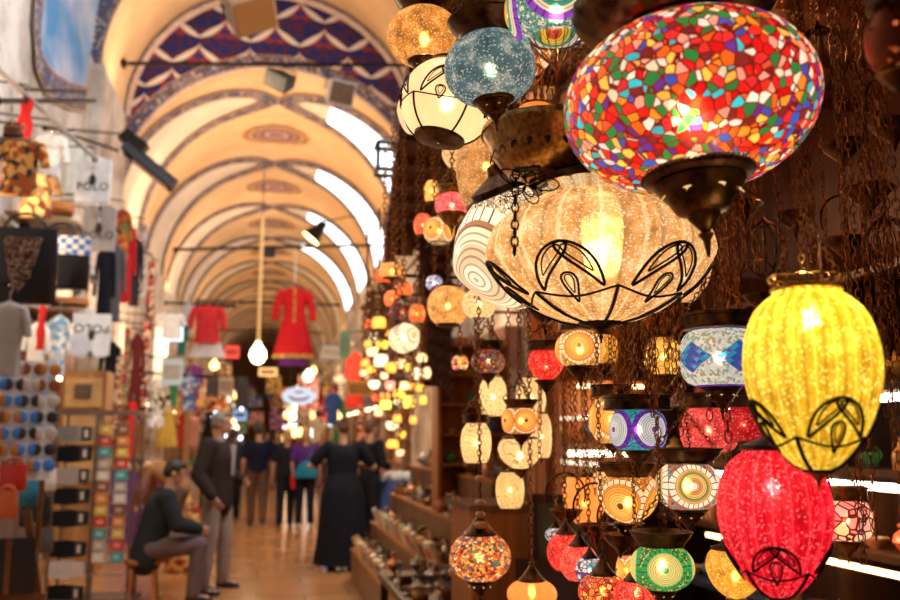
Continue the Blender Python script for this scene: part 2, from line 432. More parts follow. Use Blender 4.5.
# lunette window panel, blue light painted into its colour, high on the near left wall, with its ornament border
def wallpoly(pts, t_, mat, name, x):
    q = [WX_(px, py, x) for px, py in pts]; n = len(q); mb = MB(); mb.add(q+[v+Vector((-t_,0,0)) for v in q], [tuple(range(n))[::-1]]+[(i, (i+1) % n, (i+1) % n+n, i+n) for i in range(n)]); return struct(mb.build(name, mat, smooth=False))
def WX_(px, py, x): r = CF + CR*((px-450)/FP) - CU*((py-300)/FP); return CP + r*(x/r.x)
t = NT('blue_light_panel'); t.t.links.new(t.pbr(t.ramp(t.noise(t.coords('Object'), .9, 3), [(.35,(.05,.30,.62)),(.5,(.30,.48,.72)),(.65,(.62,.66,.78))]), .25).node_tree.nodes['Principled BSDF'].outputs[0], t.out.inputs[0])
PB = [(86,88),(72,84),(58,76),(48,66),(42,52),(41,30),(43,5),(50,-30),(104,-30),(98,10),(92,45)]
wallpoly(PB, .01, t.m, 'window_1', XL+.03)
cx_ = [WX_(px, py, XL+.05) for px, py in PB[:8]]; vs = []; us = []; L = 0
for k, p in enumerate(cx_):
    d = (cx_[min(k+1, 7)]-cx_[max(k-1, 0)]).normalized(); nn = Vector((0, d.z, -d.y)); L += (p-cx_[k-1]).length if k else 0
    for sg, vv in ((-.02, 0), (.34, 1)): vs.append(p-nn*sg*(1)); us.append((L, vv))
mb = MB(); mb.add(vs, [(2*k, 2*k+1, 2*k+3, 2*k+2) for k in range(7)], [[us[2*k], us[2*k+1], us[2*k+3], us[2*k+2]] for k in range(7)]); struct(mb.build('trim_47', BAND))
# tiled stone floor
t = NT('polished_stone_floor'); ob = t.coords('Object'); br = t.n('TexBrick', i_Vector=ob, i_Scale=1.0)
br.offset = 0.5; br.inputs['Brick Width'].default_value = .9; br.inputs['Row Height'].default_value = .6; br.inputs['Mortar Size'].default_value = .008
br.inputs['Color1'].default_value = (.50,.21,.07,1); br.inputs['Color2'].default_value = (.58,.27,.10,1); br.inputs['Mortar'].default_value = (.28,.16,.08,1)
nz = t.noise(ob, 3, 4); c = t.mix(t.math('MULTIPLY', nz, .5), br.outputs[0], (.36,.20,.09))
FL = t.pbr(c, t.ramp(nz, [(.3,(.10,.10,.10)),(.7,(.24,.24,.24))]), 0, t.noise(ob, 5), .08, .01)
mb = MB(); mb.box((.1, (YN+Y1)/2, -.1), (6.2, Y1-YN, .2)); struct(mb.build('floor', FL, smooth=False))
# ------------------------------------------------------------------ lanterns
PROF = {
 'egg': [(.10,-1),(.40,-.88),(.70,-.60),(.92,-.22),(1,.12),(.96,.45),(.82,.74),(.62,.90),(.52,.95),(.52,1)],
 'melon': [(.08,-1),(.42,-.87),(.78,-.52),(.97,-.12),(1,.08),(.92,.42),(.70,.70),(.46,.83),(.42,.88),(.50,1)],
 'bowl': [(.05,-1),(.42,-.85),(.78,-.45),(.98,.1),(1,.45),(.9,.8),(.75,1)],
 'drum': [(.55,-1),(.86,-.8),(1,-.35),(1,.35),(.86,.8),(.6,1)],
 'tall': [(.62,-1),(.82,-.8),(.97,-.3),(1,.1),(.9,.6),(.66,.92),(.60,1)],
 'drop': [(.05,-1),(.28,-.85),(.55,-.5),(.9,.05),(1,.4),(.9,.75),(.6,1)],
 'disc': [(.04,-1),(.45,-.92),(.75,-.62),(.94,-.25),(1,0),(.94,.25),(.75,.62),(.4,.95)],
}
def shade_prof(kind, r, h, n=22):
    if kind == 'globe':
        a = rad(28); return [(r*sin(t)**.9, -h*cos(t)/cos(a)) for t in [a+(pi-2*a)*k/n for k in range(n+1)]]
    P = PROF[kind]; out = []
    for k in range(n+1):
        x = k/n*(len(P)-1); i = min(int(x), len(P)-2); f = x-i
        p0, p1, p2, p3 = P[max(0,i-1)], P[i], P[i+1], P[min(len(P)-1,i+2)]
        q = [.5*(2*p1[d]+(p2[d]-p0[d])*f+(2*p0[d]-5*p1[d]+4*p2[d]-p3[d])*f*f+(3*p1[d]-p0[d]-3*p2[d]+p3[d])*f**3) for d in (0,1)]
        out.append((max(.002, q[0]*r), q[1]*h))
    return out
def prof_at(prof, z):
    for a, b in zip(prof, prof[1:]):
        if a[1] <= z <= b[1]: f = (z-a[1])/(b[1]-a[1]+1e-9); return a[0]+(b[0]-a[0])*f
    return prof[0][0] if z < prof[0][1] else prof[-1][0]
PAL = {
 'multi': [(.75,.012,.008),(.85,.03,.01),(.9,.14,.01),(.62,.006,.006),(.95,.30,.02),(.01,.26,.05),(.9,.82,.68),(.8,.03,.03),(.03,.55,.65),(.95,.55,.08),(.20,.02,.02),(.03,.10,.5),(.9,.35,.25),(.8,.75,.55),(.12,.03,.30),(.88,.10,.03),(.85,.78,.70),(.02,.22,.05)],
 'warmmulti': [(.9,.42,.08),(.95,.55,.12),(.75,.08,.02),(.9,.25,.04),(.05,.15,.35),(.95,.75,.35),(.05,.3,.15),(.85,.12,.08),(.9,.5,.1),(.15,.04,.02)],
 'darkmulti': [(.5,.06,.03),(.7,.2,.04),(.05,.3,.18),(.12,.03,.02),(.75,.5,.2),(.08,.12,.35),(.6,.08,.04),(.3,.08,.03)],
 'bluewhite': [(.85,.85,.8),(.05,.25,.6),(.7,.8,.8),(.15,.05,.4),(.1,.5,.65),(.9,.88,.82)],
 'redamber': [(.85,.12,.04),(.9,.3,.06),(.95,.55,.15),(.6,.04,.02),(.9,.2,.05)],
}
PAL['pinkpeach'] = [(.95,.35,.28),(.95,.7,.35),(.95,.5,.4),(.9,.75,.45),(.95,.28,.25)]
def glass_end(t, c, glow, bump=None, transp=.2, gloss=.10, em=.22):
    tr = t.n('BsdfTranslucent'); t.set(tr, 'Color', c)
    if bump is not None:
        bn = t.n('Bump', i_Strength=.5, i_Distance=.004, i_Height=bump)
        t.set(tr, 'Normal', bn.outputs[0])
    tp = t.n('BsdfTransparent'); t.set(tp, 'Color', c)
    rf = t.n('BsdfRefraction', i_Roughness=.42, i_IOR=1.28); t.set(rf, 'Color', c)
    gl = t.n('BsdfGlossy', i_Roughness=.18, i_Color=(.9,.9,.9))
    if bump is not None: t.set(gl, 'Normal', bn.outputs[0])
    df = t.n('BsdfDiffuse'); t.set(df, 'Color', c)
    m0 = t.n('MixShader', i_0=.25); t.set(m0, 1, tr.outputs[0]); t.set(m0, 2, df.outputs[0])
    mr = t.n('MixShader', i_0=.27); t.set(mr, 1, m0.outputs[0]); t.set(mr, 2, rf.outputs[0]); m0 = mr
    m1 = t.n('MixShader', i_0=transp*.4); t.set(m1, 1, m0.outputs[0]); t.set(m1, 2, tp.outputs[0])
    m2 = t.n('MixShader', i_0=gloss); t.set(m2, 1, m1.outputs[0]); t.set(m2, 2, gl.outputs[0])
    e = t.n('Emission', i_Strength=em*glow); t.set(e, 0, c)
    ad = t.n('AddShader'); t.set(ad, 0, m2.outputs[0]); t.set(ad, 1, e.outputs[0])
    t.t.links.new(ad.outputs[0], t.out.inputs[0])
    t.m.cycles.emission_sampling = 'NONE' if em*glow < .15 else 'AUTO'
    return t.m
_gm = {}
def rampstops(cols): return [(k/len(cols), c) for k, c in enumerate(cols)]
def glass(pat, c1=(1,.7,.3), c2=(1,.9,.7), scale=1.0, pal=None, glow=1, nmed=5, k=1.0, em=.22, transp=.2, rings=None):
    key = (pat, c1, c2, scale, pal, glow, nmed, round(k, 2), em, transp, str(rings))
    if key in _gm: return _gm[key]
    t = NT(pat+'_glass'); ob = t.coords('Object'); bump = None
    if pat == 'crackle':
        vo = t.n('TexVoronoi', i_Vector=ob, i_Scale=210*scale, feature='DISTANCE_TO_EDGE')
        vf = t.n('TexVoronoi', i_Vector=ob, i_Scale=330*scale)
        nz = t.noise(ob, 22*scale, 5, .65)
        base = t.ramp(nz, [(.32, tuple(x*.45 for x in c1)), (.5, c1), (.68, c2)])
        if rings:      # ribbed glass: groove shade and bright ridge highlights painted into the colour
            sx_ = t.n('SeparateXYZ', i_0=t.coords('UV')); rb_ = t.math('ABSOLUTE', t.math('SINE', t.math('MULTIPLY', sx_.outputs[0], pi*rings)))
            base = t.mix(t.math('MULTIPLY', t.math('POWER', t.math('SUBTRACT', 1.0, rb_), 2.5), .8), base, tuple(x*.42 for x in c1)); base = t.mix(t.math('MULTIPLY', t.math('GREATER_THAN', rb_, .985), .5), base, tuple(min(1, x*1.2+.05) for x in c2))
        c = t.mix(t.math('MULTIPLY', t.math('LESS_THAN', vo.outputs[0], .05), .55), base, tuple(x*.45 for x in c1))
        sp = t.math('GREATER_THAN', t.n('SeparateColor', i_0=vf.outputs['Color']).outputs[0], .86)
        c = t.mix(t.math('MULTIPLY', sp, .6), c, tuple(min(1, x*1.3+.15) for x in c2)); bump = vf.outputs[0]
    elif pat == 'mosaic':
        vo = t.n('TexVoronoi', i_Vector=ob, i_Scale=62*scale); ve = t.n('TexVoronoi', i_Vector=ob, i_Scale=62*scale, feature='DISTANCE_TO_EDGE')
        rnd = t.n('SeparateColor', i_0=vo.outputs['Color'])
        c = t.ramp(rnd.outputs[0], rampstops(PAL[pal]), True)
        c = t.mix(t.math('MULTIPLY', rnd.outputs[1], .30), c, (.05,.005,.004)) 
        c = t.mix(t.math('LESS_THAN', ve.outputs[0], .07), c, (.16,.010,.006)); bump = ve.outputs[0]
    elif pat == 'medal':
        uv = t.n('SeparateXYZ', i_0=t.coords('UV')); u, v = uv.outputs[0], uv.outputs[1]
        cu = t.math('MULTIPLY', t.math('SUBTRACT', t.math('FRACT', t.math('MULTIPLY', u, float(nmed))), .5), k)
        cv = t.math('SUBTRACT', v, .52)
        d = t.math('SQRT', t.math('ADD', t.math('MULTIPLY', cu, cu), t.math('MULTIPLY', cv, cv)))
        a = t.math('ARCTAN2', cu, cv)
        cb = t.n('CombineXYZ'); t.set(cb, 0, t.math('MULTIPLY', u, float(nmed)*k)); t.set(cb, 1, v)
        vo = t.n('TexVoronoi', i_Vector=cb.outputs[0], i_Scale=26*scale); ve = t.n('TexVoronoi', i_Vector=cb.outputs[0], i_Scale=26*scale, feature='DISTANCE_TO_EDGE')
        rnd = t.n('SeparateColor', i_0=vo.outputs['Color'])
        field = t.ramp(rnd.outputs[0], rampstops(PAL[pal] if pal else [c1, c2, tuple(x*.6 for x in c1)]), True)
        rg = t.ramp(d, rings, True)
        fine = t.math('GREATER_THAN', t.math('SINE', t.math('MULTIPLY', d, 150.0)), .55)
        rg = t.mix(t.math('MULTIPLY', fine, .55), rg, (.10,.03,.01))
        # border tesserae: radial cuts
        cuts = t.math('GREATER_THAN', t.math('ABSOLUTE', t.math('SINE', t.math('MULTIPLY', a, 11.0))), .22)
        inb = t.math('MULTIPLY', t.math('GREATER_THAN', d, rings[-1][0]), t.math('LESS_THAN', d, .43))
        bor = t.mix(cuts, (.06,.02,.01), rings[-1][1])
        c = t.mix(t.math('LESS_THAN', ve.outputs[0], .06), field, (.08,.02,.01))
        c = t.mix(inb, c, bor); c = t.mix(t.math('LESS_THAN', d, rings[-1][0]), c, rg)
        bump = rnd.outputs[2]
    elif pat == 'diamond':
        uv = t.n('SeparateXYZ', i_0=t.coords('UV')); u, v = uv.outputs[0], uv.outputs[1]
        cu = t.math('MULTIPLY', t.math('SUBTRACT', t.math('FRACT', t.math('MULTIPLY', u, float(nmed))), .5), k)
        cv = t.math('SUBTRACT', v, .5)
        d = t.math('ADD', t.math('ABSOLUTE', cu), t.math('MULTIPLY', t.math('ABSOLUTE', cv), 1.4))
        vo = t.n('TexVoronoi', i_Vector=ob, i_Scale=190*scale); 
        field = t.ramp(t.n('SeparateColor', i_0=vo.outputs['Color']).outputs[0], [(0,(.75,.78,.7)),(.35,(.35,.5,.42)),(.55,(.9,.88,.8)),(.85,(.5,.4,.25))], True)
        p = t.math('ADD', cu, t.math('MULTIPLY', cv, 1.4)); q = t.math('SUBTRACT', cu, t.math('MULTIPLY', cv, 1.4))
        cell = t.math('ADD', t.math('FLOOR', t.math('MULTIPLY', p, 11.0)), t.math('MULTIPLY', t.math('FLOOR', t.math('MULTIPLY', q, 11.0)), 2.0))
        rn = t.n('TexWhiteNoise', noise_dimensions='1D', i_W=cell)
        dm = t.ramp(rn.outputs[0], [(0,(.03,.10,.45)),(.3,(.02,.35,.6)),(.55,(.20,.08,.5)),(.8,(.05,.5,.65))], True)
        c = t.mix(t.math('LESS_THAN', d, .30), field, dm)
        edge = t.math('GREATER_THAN', t.math('ABSOLUTE', cv), .44); c = t.mix(edge, c, (.15,.05,.45)); bump = vo.outputs[0]
    elif pat == 'filigree':      # pale opal glass with dark scrolls
        em *= .6; c1 = (c1[0]*.95, c1[1]*.85, c1[2]*.65); c2 = (c2[0], c2[1]*.92, c2[2]*.72)
        vo = t.n('TexVoronoi', i_Vector=ob, i_Scale=26*scale)
        wv = t.math('ABSOLUTE', t.math('SINE', t.math('MULTIPLY', vo.outputs['Distance'], 12.0)))
        c = t.mix(t.math('LESS_THAN', wv, .22), t.mix(t.noise(ob, 20), c1, c2), (.38,.15,.05))
    elif pat == 'plain':
        nz = t.noise(ob, 30*scale, 4); c = t.mix(nz, c1, c2); bump = nz
    _gm[key] = glass_end(t, c, glow, bump, transp, em=em); return _gm[key]

def chain(mb, a, b, pitch=.016, wr=.0016, w_=.42, slack=0):
    a = Vector(a); b = Vector(b); L = (b-a).length; n = max(2, int(L/pitch)); d = (b-a)/n
    pts = [a+d*i+Vector((0,0,-slack*sin(pi*i/n))) for i in range(n+1)]
    for i in range(n):
        p, q = pts[i], pts[i+1]; t = (q-p); l = t.length; t.normalize()
        x = Vector((0,0,1)).cross(t); x = x.normalized() if x.length > 1e-3 else Vector((1,0,0)); y = t.cross(x)
        s = x if i % 2 else y; c = (p+q)/2; hl = l*.68; hw = l*w_
        mb.tube([c+t*(hl*cos(k*pi/4))+s*(hw*sin(k*pi/4)) for k in range(8)], wr, 4, closed=True, cap=False)
    return mb
SF = [0]
def surf(prof, r, phi, z, off=.003):
    q = prof_at(prof, z)*(1+SF[0])+off; return Vector((q*cos(phi), q*sin(phi), z))
def petal(mb, prof, phi0, dphi, z0, z1, wr, lean=0, N=22, beads=True, inner=True):
    pts = []
    for k in range(N):
        s = 2*pi*k/N; v = (1-cos(s))/2
        pts.append(surf(prof, 0, phi0+lean*v+dphi*sin(s)*(.25+.75*v), z0+(z1-z0)*v, wr*1.2))
    mb.tube(pts, wr, 5, closed=True, cap=False)
    if inner:
        pts = [surf(prof, 0, phi0+lean*(.3+.62*v)+dphi*.55*sin(s)*(.25+.75*v), z0+(z1-z0)*(.3+.62*v), wr*1.2) for s, v in ((2*pi*k/N, (1-cos(2*pi*k/N))/2) for k in range(N))]
        mb.tube(pts, wr*.6, 4, closed=True, cap=False)
BULB = {}
def bulb_mat(g, c=(1,.72,.38)): return emit(c, round(g*2.6, 1), 'lit_bulb')
def tess(rr): return 64 if rr > 90 else 40 if rr > 30 else 24
def lantern(px, py, wpx, hpx, D, label, kind='globe', mat=None, cap='bowl', bot='cup', glow=1.0, metal=None, tilt=0, rz=0, flute=0, fl=.0,
            group=None, chains=3, up=.9, railz=3.06, capw=.9, name='hanging_lantern', bulb=True, fil=None, bulbz=0, both=1.0, leanx=0, stem=None, bcol=(1,.72,.38), caph=1.0, flz=None, tocam=0):
    metal = metal or BRONZE
    r = mm(wpx, D)/2; h = mm(hpx, D)/2; loc = W(px, py, D)
    root = empty(name, loc, label, 'lantern', group, rot=Euler((leanx, tilt, rz)) if (tilt or leanx) else (0, 0, rz))
    prof = shade_prof(kind, r, h); n = tess(wpx)
    root['_L'] = 0; del root['_L']
    L = sum(hypot(b[0]-a[0], b[1]-a[1]) for a, b in zip(prof, prof[1:]))
    if callable(mat): mat = mat(2*pi*r/L)
    MB().lathe(prof, n, flute=flute, fn_=fl).build('shade', mat, root) if not flute else MB().lathe(prof, 12*flute, flute=flute, fn_=fl).build('shade', mat, root)
    top = prof[-1]; bt = prof[0]; small = wpx < 24; n2 = 16 if small else n
    if bulb:
        rb = max(.10*r, .004); MB().ell((0,0,bulbz*h), (rb,rb,rb*1.3), 10, 6).build('bulb', bulb_mat(32*glow, bcol), root)
    ztop = top[1]; R = capw*r; cr = R
    if cap == 'bowl':
        q = [(.62*R,0),(.74*R,.03*r),(.76*R,.10*r),(.80*R,.16*r),(.94*R,.30*r),(1.0*R,.42*r),(1.03*R,.44*r),(1.03*R,.48*r),(.97*R,.50*r),(.92*R,.44*r),(.70*R,.16*r),(.55*R,.10*r)]
        q = [(a, ztop-.05*r+b*caph) for a, b in q]; MB().lathe(q, n2).build('top_bowl', metal, root); zc = ztop+.43*r*caph; cr = R
    elif cap == 'band':
        q = [(.70*R,0),(.98*R,.02*r),(.98*R,.10*r),(.94*R,.12*r),(.94*R,.42*r),(1.0*R,.44*r),(1.0*R,.54*r),(.9*R,.56*r),(.3*R,.58*r)]
        q = [(a, ztop-.03*r+b*caph) for a, b in q]; MB().lathe(q, n2).build('top_band', metal, root); zc = ztop+.55*r*caph
    elif cap == 'hood':
        q = [(.62*R,-.04*r),(.60*R,.05*r),(.48*R,.14*r),(.30*R,.34*r),(.14*R,.55*r),(.10*R,.62*r),(.13*R,.68*r),(.05*R,.8*r),(.03*R,1.0*r),(.002,1.02*r)]
        q = [(a, ztop+b*caph) for a, b in q]; MB().lathe(q, n2).build('hood', metal, root); zc = ztop+1.0*r*caph; cr = .0
    elif cap == 'disc':
        q = [(.30*r+top[0]*.6,-.02*r),(top[0]*1.08,.0),(top[0]*1.08,.07*r),(top[0]*.7,.14*r),(.12*r,.22*r),(.08*r,.34*r),(.002,.36*r)]
        q = [(a, ztop+b) for a, b in q]; MB().lathe(q, n2).build('cap', metal, root); zc = ztop+.34*r; cr = 0
    elif cap == 'crown':
        mb = MB(); tr = top[0]
        for k in range(14):
            a = 2*pi*k/14; mb.tube([Vector(((tr*1.02+.04*r*sin(s))*cos(a+.2*cos(s)), (tr*1.02+.04*r*sin(s))*sin(a+.2*cos(s)), ztop+.10*r+.10*r*sin(s))) for s in [2*pi*j/12 for j in range(12)]], .018*r, 5, True, False)
        mb.lathe([(tr*1.0,ztop-.02*r),(tr*1.06,ztop),(tr*1.06,ztop+.03*r),(tr*.98,ztop+.03*r)], n); mb.lathe([(tr*1.0,ztop+.2*r),(tr*1.05,ztop+.21*r),(tr*1.05,ztop+.24*r),(tr*.98,ztop+.24*r)], n)
        mb.build('fretwork_crown', metal, root); zc = ztop+.24*r; cr = tr
    else: zc = ztop; cr = .6*top[0]
    if chains:
        apex = zc+(1.1*r if cr > 0 else 0); dz = up
        for k in range(chains if cr > 0 else 0):
            a = 2*pi*k/3+.5; mb = MB(); chain(mb, (cr*.97*cos(a), cr*.97*sin(a), zc), (.02*r*cos(a), .02*r*sin(a), apex), max(.009, mm(4.6, D)), max(.0009, mm(.55, D)))
            mb.build('chain', metal if metal is not BRONZE else COPPER, root)
        zt = railz-loc.z; upv = Euler((leanx, tilt, rz)).to_matrix().inverted() @ Vector((0,0,1))
        if zt > apex+.02: mb = MB(); chain(mb, (0,0,apex), Vector((0,0,apex))+upv*(zt-apex), max(.010, mm(5.2, D)), max(.001, mm(.6, D))); mb.build('chain', COPPER, root)
    zb = bt[1]
    if bot == 'cup':
        s = r*both; B = max(bt[0], .5*r)
        q = [(.002,-1.12*s),(.03*s,-1.05*s),(.05*s,-.9*s),(.10*s,-.82*s),(.06*s,-.78*s),(.12*s,-.70*s),(.20*s,-.60*s),(.22*s,-.54*s),(.34*s,-.50*s),(.42*s,-.36*s),(.55*s,-.20*s),(.60*s,-.13*s),(.58*s,-.11*s),(.70*s,-.06*s),(.72*s,-.01*s),(.66*s,.05*s),(.5*s,.04*s)]
        q = [(a, zb+b+.02*s) for a, b in q]; hd = MB().lathe(q, n2).build('holder', metal, root)
        if not small:
            mb = MB()
            for k in range(int(n*.9)):
                a = 2*pi*k/int(n*.9); mb.ell((.715*s*cos(a), .715*s*sin(a), zb+.005*s), (.028*s,)*3, 5, 4)
            mb.build('beaded_rim', metal, hd)
            if wpx > 45:
                for k in range(7 if wpx > 60 else 0):
                    mb = MB(); a = 2*pi*k/7+.3; rr = .485*s; st = []
                    for j in range(8): q_ = .055*s if j % 2 == 0 else .022*s; st.append((q_*sin(j*pi/4), 1.3*q_*cos(j*pi/4)))
                    Rz = Matrix.Rotation(a-pi/2, 3, 'Z') @ Matrix.Rotation(rad(-35), 3, 'X'); Rz = Matrix.Rotation(a+pi/2, 3, 'Z') @ Matrix.Rotation(rad(-38), 3, 'X')
                    mb.slab(st, .012*s, Rz, (rr*1.02*cos(a), rr*1.02*sin(a), zb-.27*s))
                    mb.build('star_opening', emit((1,.6,.22), 1.1*glow, 'painted_lamplight'), hd)  # solid stars made to glow, standing in for lamplight through holes
    elif bot == 'basket':
        mb = MB(); s = r*both
        for k in range(18):
            a = 2*pi*k/18; mb.tube([((.72-.58*t**1.6)*s*cos(a+.0), (.72-.58*t**1.6)*s*sin(a), zb+.05*s-.75*s*t) for t in [j/8 for j in range(9)]], .018*s, 4)
            mb.tube([((.74-.1*t)*s*cos(a+.12*sin(pi*t)), (.74-.1*t)*s*sin(a+.12*sin(pi*t)), zb+.08*s-.34*s*t) for t in [j/6 for j in range(7)]], .014*s, 4)
        mb.lathe([(.74*s,zb+.02*s),(.78*s,zb+.05*s),(.76*s,zb+.1*s),(.70*s,zb+.06*s)], n2); mb.lathe([(.002,zb-1.0*s),(.05*s,zb-.9*s),(.16*s,zb-.76*s),(.18*s,zb-.70*s),(.1*s,zb-.66*s)], 16)
        mb.build('basket_holder', metal, root)
    elif bot == 'finial':
        s = r*both; q = [(.002,-.55*s),(.03*s,-.45*s),(.07*s,-.36*s),(.04*s,-.28*s),(.12*s,-.2*s),(.2*s,-.1*s),(bt[0]*1.2+.1*s,0),(bt[0]*1.1+.12*s,.06*s)]
        MB().lathe([(a, zb+b) for a, b in q], n2).build('finial', metal, root)
    elif bot == 'plug':
        s = r*both; MB().lathe([(.002,zb-.12*s),(bt[0]*.7,zb-.1*s),(bt[0]*1.08,zb-.04*s),(bt[0]*1.1,zb+.04*s),(bt[0]*.9,zb+.05*s)], n2).build('base_ring', metal, root)
    if fil:
        SF[0] = fl
        npet, z0, z1, wr = fil[:4]; mb = MB(); wr = wr*r
        for k in range(npet):
            a = 2*pi*k/npet
            petal(mb, prof, a-.16*6/npet, .17*6/npet, z0*h, z1*h, wr, lean=-.36*6/npet); petal(mb, prof, a+.16*6/npet, .17*6/npet, z0*h, z1*h, wr, lean=.36*6/npet)
            petal(mb, prof, a+pi/npet, .12*6/npet, (z0-.16)*h, (z0+.16)*h, wr*.8)
            mb.tube([surf(prof, 0, a+pi/npet*1.0*(1-t)*0+pi/npet*0, -.985*h+(z0+.985)*h*t, wr) for t in [j/8 for j in range(9)]], wr*1.25, 5)
            mb.tube([surf(prof, 0, a+2*pi/npet*t, z0*h-.10*h*sin(pi*t), wr) for t in [j/10 for j in range(11)]], wr*.8, 5)
        mb.lathe([(.002,-1.12*h),(.03*r,-1.08*h),(.1*r,-1.02*h),(.2*r,-.985*h),(.22*r,-.95*h)], 20)
        mb.build('wire_filigree', IRON, root)
    return root
rg = lambda *c: [(x, y) for x, y in c]
AMB = (1.0,.55,.12)
def medal(c1, c2, rings, nmed=5, scale=1, pal=None, glow=1, em=.3):
    return lambda ratio: glass('medal', c1, c2, scale, pal, glow, nmed, ratio/nmed, em, .2, rings)
R_AMB = [(0,(.2,.05,.02)),(.05,(1,.6,.15)),(.20,(1,.45,.08)),(.30,(.75,.28,.04)),(.35,(.95,.72,.45))]
R_WHITE = [(0,(.9,.85,.75)),(.06,(.75,.3,.12)),(.13,(.85,.6,.2)),(.20,(.25,.3,.12)),(.25,(.85,.45,.12)),(.31,(.9,.82,.70))]
R_GREEN = [(0,(.05,.4,.1)),(.05,(.85,.75,.3)),(.17,(.8,.7,.25)),(.26,(.75,.65,.25)),(.32,(.03,.35,.10))]
R_SILV = [(0,(.2,.1,.3)),(.05,(.8,.8,.78)),(.16,(.65,.68,.7)),(.28,(.8,.8,.8)),(.33,(.15,.03,.4))]

# --- the large near lanterns
BIGCAP = 0
t1 = lantern(689, 106, 250, 148, 1.3, 'huge oblate lantern of red, orange, green and white glass shards', 'globe', glass('mosaic', pal='multi', scale=1.12, em=.62, transp=.08), cap=None, bot='cup', chains=0, tilt=rad(-3), glow=.75, both=.60, leanx=rad(-4))
mb = MB(); r1 = mm(125, 1.3); h1 = mm(74, 1.3)
mb.lathe([(.48*r1,h1*.94),(.50*r1,h1*.98),(.52*r1,h1*1.02),(.50*r1,h1*1.06),(.60*r1,h1*1.12),(.72*r1,h1*1.25),(.80*r1,h1*1.4),(.83*r1,h1*1.5),(.83*r1,h1*1.55),(.76*r1,h1*1.5),(.55*r1,h1*1.15)], 64, flute=24, fn_=.03)
mb.build('top_bowl', BRONZE, t1)
lantern(599, 256, 214, 140, 1.72, 'huge cream crackled melon-fluted lantern with looped black wire cradle', 'melon', glass('crackle', (.92,.48,.15), (1,.80,.46), .9, em=.46, transp=.12, rings=18), cap='disc', bot='finial', flute=18, fl=.06, fil=(6,-.62,-.10,.014), chains=0, glow=.26, both=.3, rz=.35, bulbz=.15)
lantern(812, 380, 128, 182, 1.15, 'big yellow egg-shaped crackle lantern with dazzling bulb and fretwork crown', 'egg', glass('crackle', (.80,.47,.02), (.96,.78,.10), 1.0, em=.50, transp=.2, rings=22), cap='crown', bot='finial', metal=BRASS, flute=22, fl=.03, fil=(4,-.62,-.22,.026), glow=2.3, bulbz=.62, both=.5, chains=3, up=.5, rz=.6)
lantern(775, 523, 108, 146, 1.3, 'big crimson crackle lantern with black wire leaves around its point', 'egg', glass('crackle', (.72,.005,.02), (1,.04,.07), 1.1, em=.6, transp=.14, rings=20), cap='disc', bot='finial', flute=20, fl=.03, fil=(4,-.6,-.25,.024), glow=.8, chains=0, both=.5, rz=.2, bulbz=.45)
lantern(447, 103, 92, 76, 1.9, 'cream glass lantern wrapped in black wire hearts and flowers, near top of display', 'globe', glass('plain', (.95,.62,.30), (1,.80,.52), .8, em=.45, transp=.1), cap='disc', bot='plug', fil=(5,-.25,.5,.02), glow=.45, chains=1, up=1, tilt=rad(12))
lantern(414, 110, 34, 50, 2.15, 'cream lantern rim showing left of the wire-heart lantern', 'disc', glass('plain', (.9,.6,.34), (1,.8,.55), .8, em=.4, transp=.1), cap='disc', bot='plug', glow=.3, up=.8)
lantern(490, 69, 92, 66, 1.6, 'round teal and silver crackle lantern with dark cup below', 'globe', glass('crackle', (.12,.26,.30), (.85,.85,.75), 1.1, em=.26, transp=.12), cap='bowl', bot='cup', glow=.3, up=.6, both=.62, capw=.8, tilt=rad(-6))
lantern(424, 37, 74, 52, 2.0, 'squat gold-flecked crackle lantern at display\'s top left corner', 'globe', glass('crackle', (.75,.30,.05), (1,.62,.22), 1.2, em=.38, transp=.15), cap='bowl', bot='cup', glow=.5, up=.5, both=.6, capw=.8)
lantern(556, 10, 104, 62, 1.45, 'violet, turquoise and cream ringed lantern cut off by the top edge', 'globe', medal((.15,.6,.5),(.85,.8,.65),[(0,(.85,.1,.04)),(.10,(.9,.6,.05)),(.2,(.03,.35,.25)),(.26,(.85,.75,.5)),(.34,(.25,.05,.55))], 4, 1, None, 1, .42), cap='bowl', bot='basket', glow=.5, up=.3, rz=.5, metal=BRASS, both=.72)
lantern(521, 45, 66, 60, 1.7, 'orange and red mosaic lantern over a gilt basket holder', 'globe', medal((.85,.12,.03),(1,.45,.08),[(0,(1,.5,.1)),(.1,(.9,.3,.05)),(.2,(.95,.7,.4)),(.28,(.85,.2,.04)),(.34,(.9,.7,.45))], 4, .9, None, 1, .42), cap='bowl', bot='basket', glow=.5, up=.4, rz=.2, metal=BRASS, both=.9)
lantern(524, 244, 150, 122, 2.05, 'flat cream mosaic lantern with white diamond tesserae, behind the melon lantern', 'disc', medal((.85,.72,.5),(1,.9,.72),[(0,(.9,.85,.7)),(.10,(.8,.6,.4)),(.2,(.95,.85,.65)),(.3,(.45,.2,.1)),(.34,(1,.93,.8))], 3, 1.1, None, 1, .42), cap='disc', bot='plug', glow=.5, up=.5, tilt=rad(-28), rz=.4)
lantern(682, 268, 62, 74, 2.0, 'cream crackled lantern peeping out right of the melon lantern', 'bowl', glass('crackle', (.9,.5,.2), (1,.8,.5), 1, em=.35), cap='disc', bot='finial', glow=.4, up=.5)
lantern(487, 168, 62, 84, 2.2, 'tall amber glass lantern behind the engraved brass bowl', 'tall', glass('crackle', (.85,.42,.12), (1,.68,.32), .9, em=.3, transp=.15), cap='disc', bot='plug', glow=.3, up=.6)
